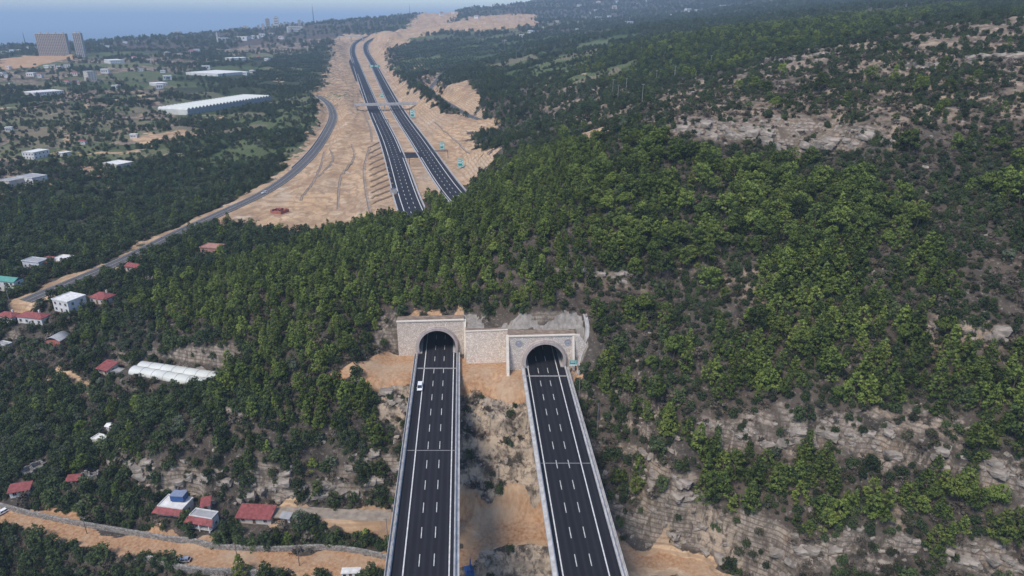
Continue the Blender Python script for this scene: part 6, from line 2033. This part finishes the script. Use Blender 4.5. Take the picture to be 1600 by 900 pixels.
def place_words(p):
    i = min(range(len(MARKS)), key=lambda k: (MARKS[k][0] - p[0]) ** 2 + (MARKS[k][1] - p[1]) ** 2)
    mx, my, mz, text = MARKS[i]
    dx, dy = p[0] - mx, p[1] - my
    dd = math.hypot(dx, dy)
    near = 'right beside' if dd < 7 else None
    if near: return f'{near} {text}'
    far = 'just ' if dd < 13 else 'slightly ' if dd < 22 else 'well ' if dd < 36 else 'far '
    side, vert = ('right' if dx > 0 else 'left'), ('above' if dy > 0 else 'below')
    if abs(dx) > abs(dy) * 2.2: return f"{far}{side} of {text}"
    if abs(dy) > abs(dx) * 2.2: return f"{far}{vert} {text}"
    return f"{far}{vert} and {side} of {text}"


def individuals(d, kinds, lift, count, name, cat, word, group):
    vis, zc = seen(d['P'], lift)
    size = np.where(vis, d['s'] * np.array([k_[3] for k_ in kinds])[d['v']] / zc, 0)
    order = np.argsort(-size)[:count]
    order = order[size[order] > 0]
    src = {}
    for i in order:
        crown, trunk, shape, hgt = kinds[d['v'][i]]
        s = float(d['s'][i]); H_ = s * hgt
        sw = ('towering' if H_ > 10 else 'tall' if H_ > 8.4 else 'middling' if H_ > 6.6 else 'small') if cat == 'pine tree' else ('big' if H_ > 6 else 'stout' if H_ > 4.8 else 'middling' if H_ > 3.4 else 'small' if H_ > 2.4 else 'low')
        lab = f"{sw} {shape} {word} {place_words(d['P'][i])}"
        root = empty(name, d['P'][i])
        root.rotation_euler = tuple(float(a_) for a_ in d['r'][i]); root.scale = (s, s, s)
        tag(root, lab, cat, group)
        o = bpy.data.objects.new(crown.name.split('.')[0], crown); COL.objects.link(o); o.parent = root
        t = None
        if trunk is not None:
            t = bpy.data.objects.new('trunk', trunk); COL.objects.link(t); t.parent = root
        src.setdefault(int(d['v'][i]), (o, t))
    keep = np.ones(len(d['s']), bool); keep[order] = False
    return src, {k_: v[keep] for k_, v in d.items()}


src_p, pines_r = individuals(pines, PINES, 5.0, 300, 'pine_tree', 'pine tree', 'pine', 'pines on the slopes around the tunnel mouths')
src_b, broads_r = individuals(broads, BROAD, 3.0, 260, 'broadleaf_tree', 'tree', 'leafy tree', 'leafy trees on the valley sides')
src_s, shrubs_r = individuals(shrubs, SHRUBS, 1.5, 280, 'maquis_shrub', 'shrub', 'shrub', 'shrubs on the stony slopes')


# ------------------------------------------------------------------ vegetation: the rest, as masses
def scatter(name, d, sources, label, names_var):
    """points carrying turn, size and variant; geometry nodes set one plant on each"""
    me = bpy.data.meshes.new(name)
    me.from_pydata([tuple(p) for p in d['P']], [], [])
    a = me.attributes.new('turn', 'FLOAT_VECTOR', 'POINT'); a.data.foreach_set('vector', d['r'].astype(np.float32).ravel())
    a = me.attributes.new('size', 'FLOAT', 'POINT'); a.data.foreach_set('value', d['s'].astype(np.float32))
    a = me.attributes.new('variant', 'INT', 'POINT'); a.data.foreach_set('value', d['v'].astype(np.int32))
    o = link(name, me)
    tag(o, label, kind='stuff')
    ng = bpy.data.node_groups.new(name + '_nodes', 'GeometryNodeTree')
    ng.interface.new_socket('Geometry', in_out='INPUT', socket_type='NodeSocketGeometry')
    ng.interface.new_socket('Geometry', in_out='OUTPUT', socket_type='NodeSocketGeometry')
    N, L = ng.nodes, ng.links
    gi, go = N.new('NodeGroupInput'), N.new('NodeGroupOutput')
    join_out = N.new('GeometryNodeJoinGeometry')
    var = N.new('GeometryNodeInputNamedAttribute'); var.data_type = 'INT'; var.inputs['Name'].default_value = 'variant'
    rot = N.new('GeometryNodeInputNamedAttribute'); rot.data_type = 'FLOAT_VECTOR'; rot.inputs['Name'].default_value = 'turn'
    e2r = N.new('FunctionNodeEulerToRotation'); L.new(rot.outputs['Attribute'], e2r.inputs[0])
    scl = N.new('GeometryNodeInputNamedAttribute'); scl.data_type = 'FLOAT'; scl.inputs['Name'].default_value = 'size'
    for k_, objs in sources.items():
        cmp_ = N.new('FunctionNodeCompare'); cmp_.data_type = 'INT'; cmp_.operation = 'EQUAL'
        L.new(var.outputs['Attribute'], cmp_.inputs[2]); cmp_.inputs[3].default_value = k_
        jn = N.new('GeometryNodeJoinGeometry')
        for ob in objs:
            if ob is None: continue
            oi = N.new('GeometryNodeObjectInfo'); oi.inputs['Object'].default_value = ob; oi.transform_space = 'ORIGINAL'
            L.new(oi.outputs['Geometry'], jn.inputs[0])
        ip = N.new('GeometryNodeInstanceOnPoints')
        g2i = N.new('GeometryNodeGeometryToInstance'); L.new(jn.outputs[0], g2i.inputs[0])
        L.new(gi.outputs[0], ip.inputs['Points']); L.new(cmp_.outputs[0], ip.inputs['Selection']); L.new(g2i.outputs[0], ip.inputs['Instance'])
        L.new(e2r.outputs[0], ip.inputs['Rotation']); L.new(scl.outputs['Attribute'], ip.inputs['Scale'])
        L.new(ip.outputs[0], join_out.inputs[0])
    L.new(join_out.outputs[0], go.inputs[0])
    md = o.modifiers.new('plants', 'NODES'); md.node_group = ng
    return o


def need(src, kinds, d):
    """every variant used by the mass needs a source object standing in the scene"""
    miss = sorted(set(np.unique(d['v']).tolist()) - set(src))
    if miss:
        alt = list(src)[0]
        for m_ in miss: d['v'] = np.where(d['v'] == m_, alt, d['v'])
    return d


scatter('pine_forest', need(src_p, PINES, pines_r), src_p, 'dense pine forest covering the hill over the tunnels', None)
scatter('woodland', need(src_b, BROAD, broads_r), src_b, 'dark broadleaf woods and groves over the valley and the plain', None)
scatter('shrub_cover', need(src_s, SHRUBS, shrubs_r), src_s, 'low maquis shrubs scattered over stony slopes', None)
orchd['v'] = np.full(len(orchd['s']), 0 if 0 in src_b else list(src_b)[0])
scatter('orchard', orchd, {k_: v for k_, v in src_b.items() if k_ == orchd['v'][0]}, 'dark green orchard trees planted in straight rows', None)
# dry undergrowth: two tussocks stand on their own, the rest follows
src_d = {}
for k_ in range(2):
    i = int(np.argmin(np.hypot(drys['P'][:, 0] - (60 + 20 * k_), drys['P'][:, 1] - 200) + 1e6 * (drys['v'] != k_)))
    root = empty('dry_tussock', drys['P'][i]); s_ = float(drys['s'][i]); root.scale = (s_, s_, s_)
    tag(root, ['dry brown tussock on the stony bank right of the viaducts', 'dry flattened tussock on the bank below the limestone ledge'][k_], 'tussock')
    o = bpy.data.objects.new('twigs', DRYS[k_][0]); COL.objects.link(o); o.parent = root
    src_d[k_] = (o, None)
scatter('undergrowth', drys, src_d, 'dry brown undergrowth between shrubs and stones', None)
print('PLANTS', len(pines['s']), len(broads['s']), len(shrubs['s']), len(drys['s']), len(orchd['s']))


# ------------------------------------------------------------------ boulders
def rock_mesh(seed):
    """angular fractured block: a box split, jittered and sliced by planes"""
    rg = np.random.default_rng(seed)
    bm = bmesh.new(); bmesh.ops.create_cube(bm, size=2.0)
    bmesh.ops.subdivide_edges(bm, edges=bm.edges, cuts=2, use_grid_fill=True)
    dirs = rg.normal(size=(7, 3)); dirs[:, 2] *= 0.6; dirs /= np.linalg.norm(dirs, axis=1)[:, None]; cut = rg.uniform(0.75, 1.15, 7)
    for v in bm.verts:
        p = np.array(v.co) + rg.normal(0, 0.09, 3)
        for d_, c_ in zip(dirs, cut):
            k_ = p @ d_ - c_
            if k_ > 0: p = p - d_ * k_
        v.co = (p[0] * 1.25, p[1] * 0.75, p[2] * 0.62 - 0.1)
    bmesh.ops.triangulate(bm, faces=bm.faces)
    me = bpy.data.meshes.new('boulder'); bm.to_mesh(me); bm.free()
    me.materials.append(M['limestone'])
    return me


M['limestone'] = simple('limestone_boulder', (0.285, 0.245, 0.205), 0.95, 0.36, 0.9, 0.1, bump=0.5)
ROCKS = [rock_mesh(k_) for k_ in range(6)]
P, rg = candidates(138, 640, 3.4, 15)
P = P[clear_of(P, -2.0)]
sl = grid_val(SLOPE, P[:, 0], P[:, 1]); rk = grid_val(m_rock, P[:, 0], P[:, 1])
nz = fbm(P[:, 0] / 17.0, P[:, 1] / 17.0, 299, 3)
p = np.clip(np.where(rk > 0.4, 0.35, np.where(sl > 1.0, 0.3, 0.02 + 0.22 * np.clip(nz, 0, 1))), 0, 1) * np.where(zone(P, Z_DENSE), 0.15, 1)
P = P[rg.random(len(P)) < p]
bd = pack(P, rg, 0.25, 0.9, 6, 0.4)
bd['s'] = bd['s'] ** 2 * np.where(bd['P'][:, 1] > 330, 1.7, 1.3) + 0.2
# fractured blocks crowding the cliff lines
blk, blk_a = [], []
for line_, drop_, reach_ in CLIFFS:
    L_ = spline(line_, 1.3)
    T_ = np.gradient(L_[:, :2], axis=0); T_ /= np.linalg.norm(T_, axis=1)[:, None] + 1e-9
    for rep in range(2):
        off = rg.normal(0.3, 1.3, len(L_))
        q_ = L_[:, :2] + np.stack([-T_[:, 1], T_[:, 0]], 1) * off[:, None] + rg.normal(0, 0.5, (len(L_), 2))
        kk_ = rg.random(len(q_)) < 0.55
        blk.append(q_[kk_]); blk_a.append(np.arctan2(T_[kk_, 1], T_[kk_, 0]))
blk, blk_a = np.concatenate(blk), np.concatenate(blk_a); okb = clear_of(blk, -2.5); blk = blk[okb]
bk_ = pack(blk, rg, 0.7, 1.0, 6, 0.16)
bk_['r'][:, 2] = blk_a[okb] + rg.normal(0, 0.3, len(blk))
bk_['s'] = 0.6 + rg.random(len(blk)) ** 2.2 * np.where(blk[:, 1] > 300, 3.2, 1.9)
# broken blocks on the ravine walls
P, rg = candidates(165, 248, 2.6, 16)
P = P[(P[:, 0] > -48) & (P[:, 0] < 62)]; P = P[clear_of(P, -3.5)]
P = P[(rg.random(len(P)) < 0.35) & (grid_val(SLOPE, P[:, 0], P[:, 1]) > 0.7)]
rv_ = pack(P, rg, 0.4, 1.3, 6, 0.35)
bd = cat_([bd, bk_, rv_])
vis, zc = seen(bd['P'], 0.5)
order = np.argsort(-np.where(vis, bd['s'] / zc, 0))[:60]
src_r = {}
for i in order:
    o = bpy.data.objects.new('boulder', ROCKS[bd['v'][i]]); COL.objects.link(o)
    s_ = float(bd['s'][i]); o.location = tuple(bd['P'][i]); o.rotation_euler = tuple(bd['r'][i]); o.scale = (s_, s_, s_)
    tag(o, f"{'large' if s_ > 1.3 else 'small'} pale limestone boulder {place_words(bd['P'][i])}", 'boulder', 'pale boulders lying on the slopes')
    src_r.setdefault(int(bd['v'][i]), (o, None))
keep = np.ones(len(bd['s']), bool); keep[order] = False
scatter('rubble', need(src_r, None, {k_: v[keep] for k_, v in bd.items()}), src_r, 'pale limestone rubble strewn over the slopes', None)

# ------------------------------------------------------------------ air
m_haze = bpy.data.materials.new('haze_air'); m_haze.use_nodes = True
nt = m_haze.node_tree
nt.nodes.remove(nt.nodes['Principled BSDF'])
pv = nt.nodes.new('ShaderNodeVolumePrincipled')
pv.inputs['Color'].default_value = (0.6, 0.79, 1.0, 1)
pv.inputs['Density'].default_value = 0.000125
pv.inputs['Anisotropy'].default_value = 0.0
nt.links.new(pv.outputs[0], nt.nodes['Material Output'].inputs['Volume'])
mb = MB(); mb.box(-56000, 56000, -3000, 61000, -155, 330)
tag(mb.build('haze', m_haze), 'pale blue haze lying over the plain and the sea', kind='stuff')
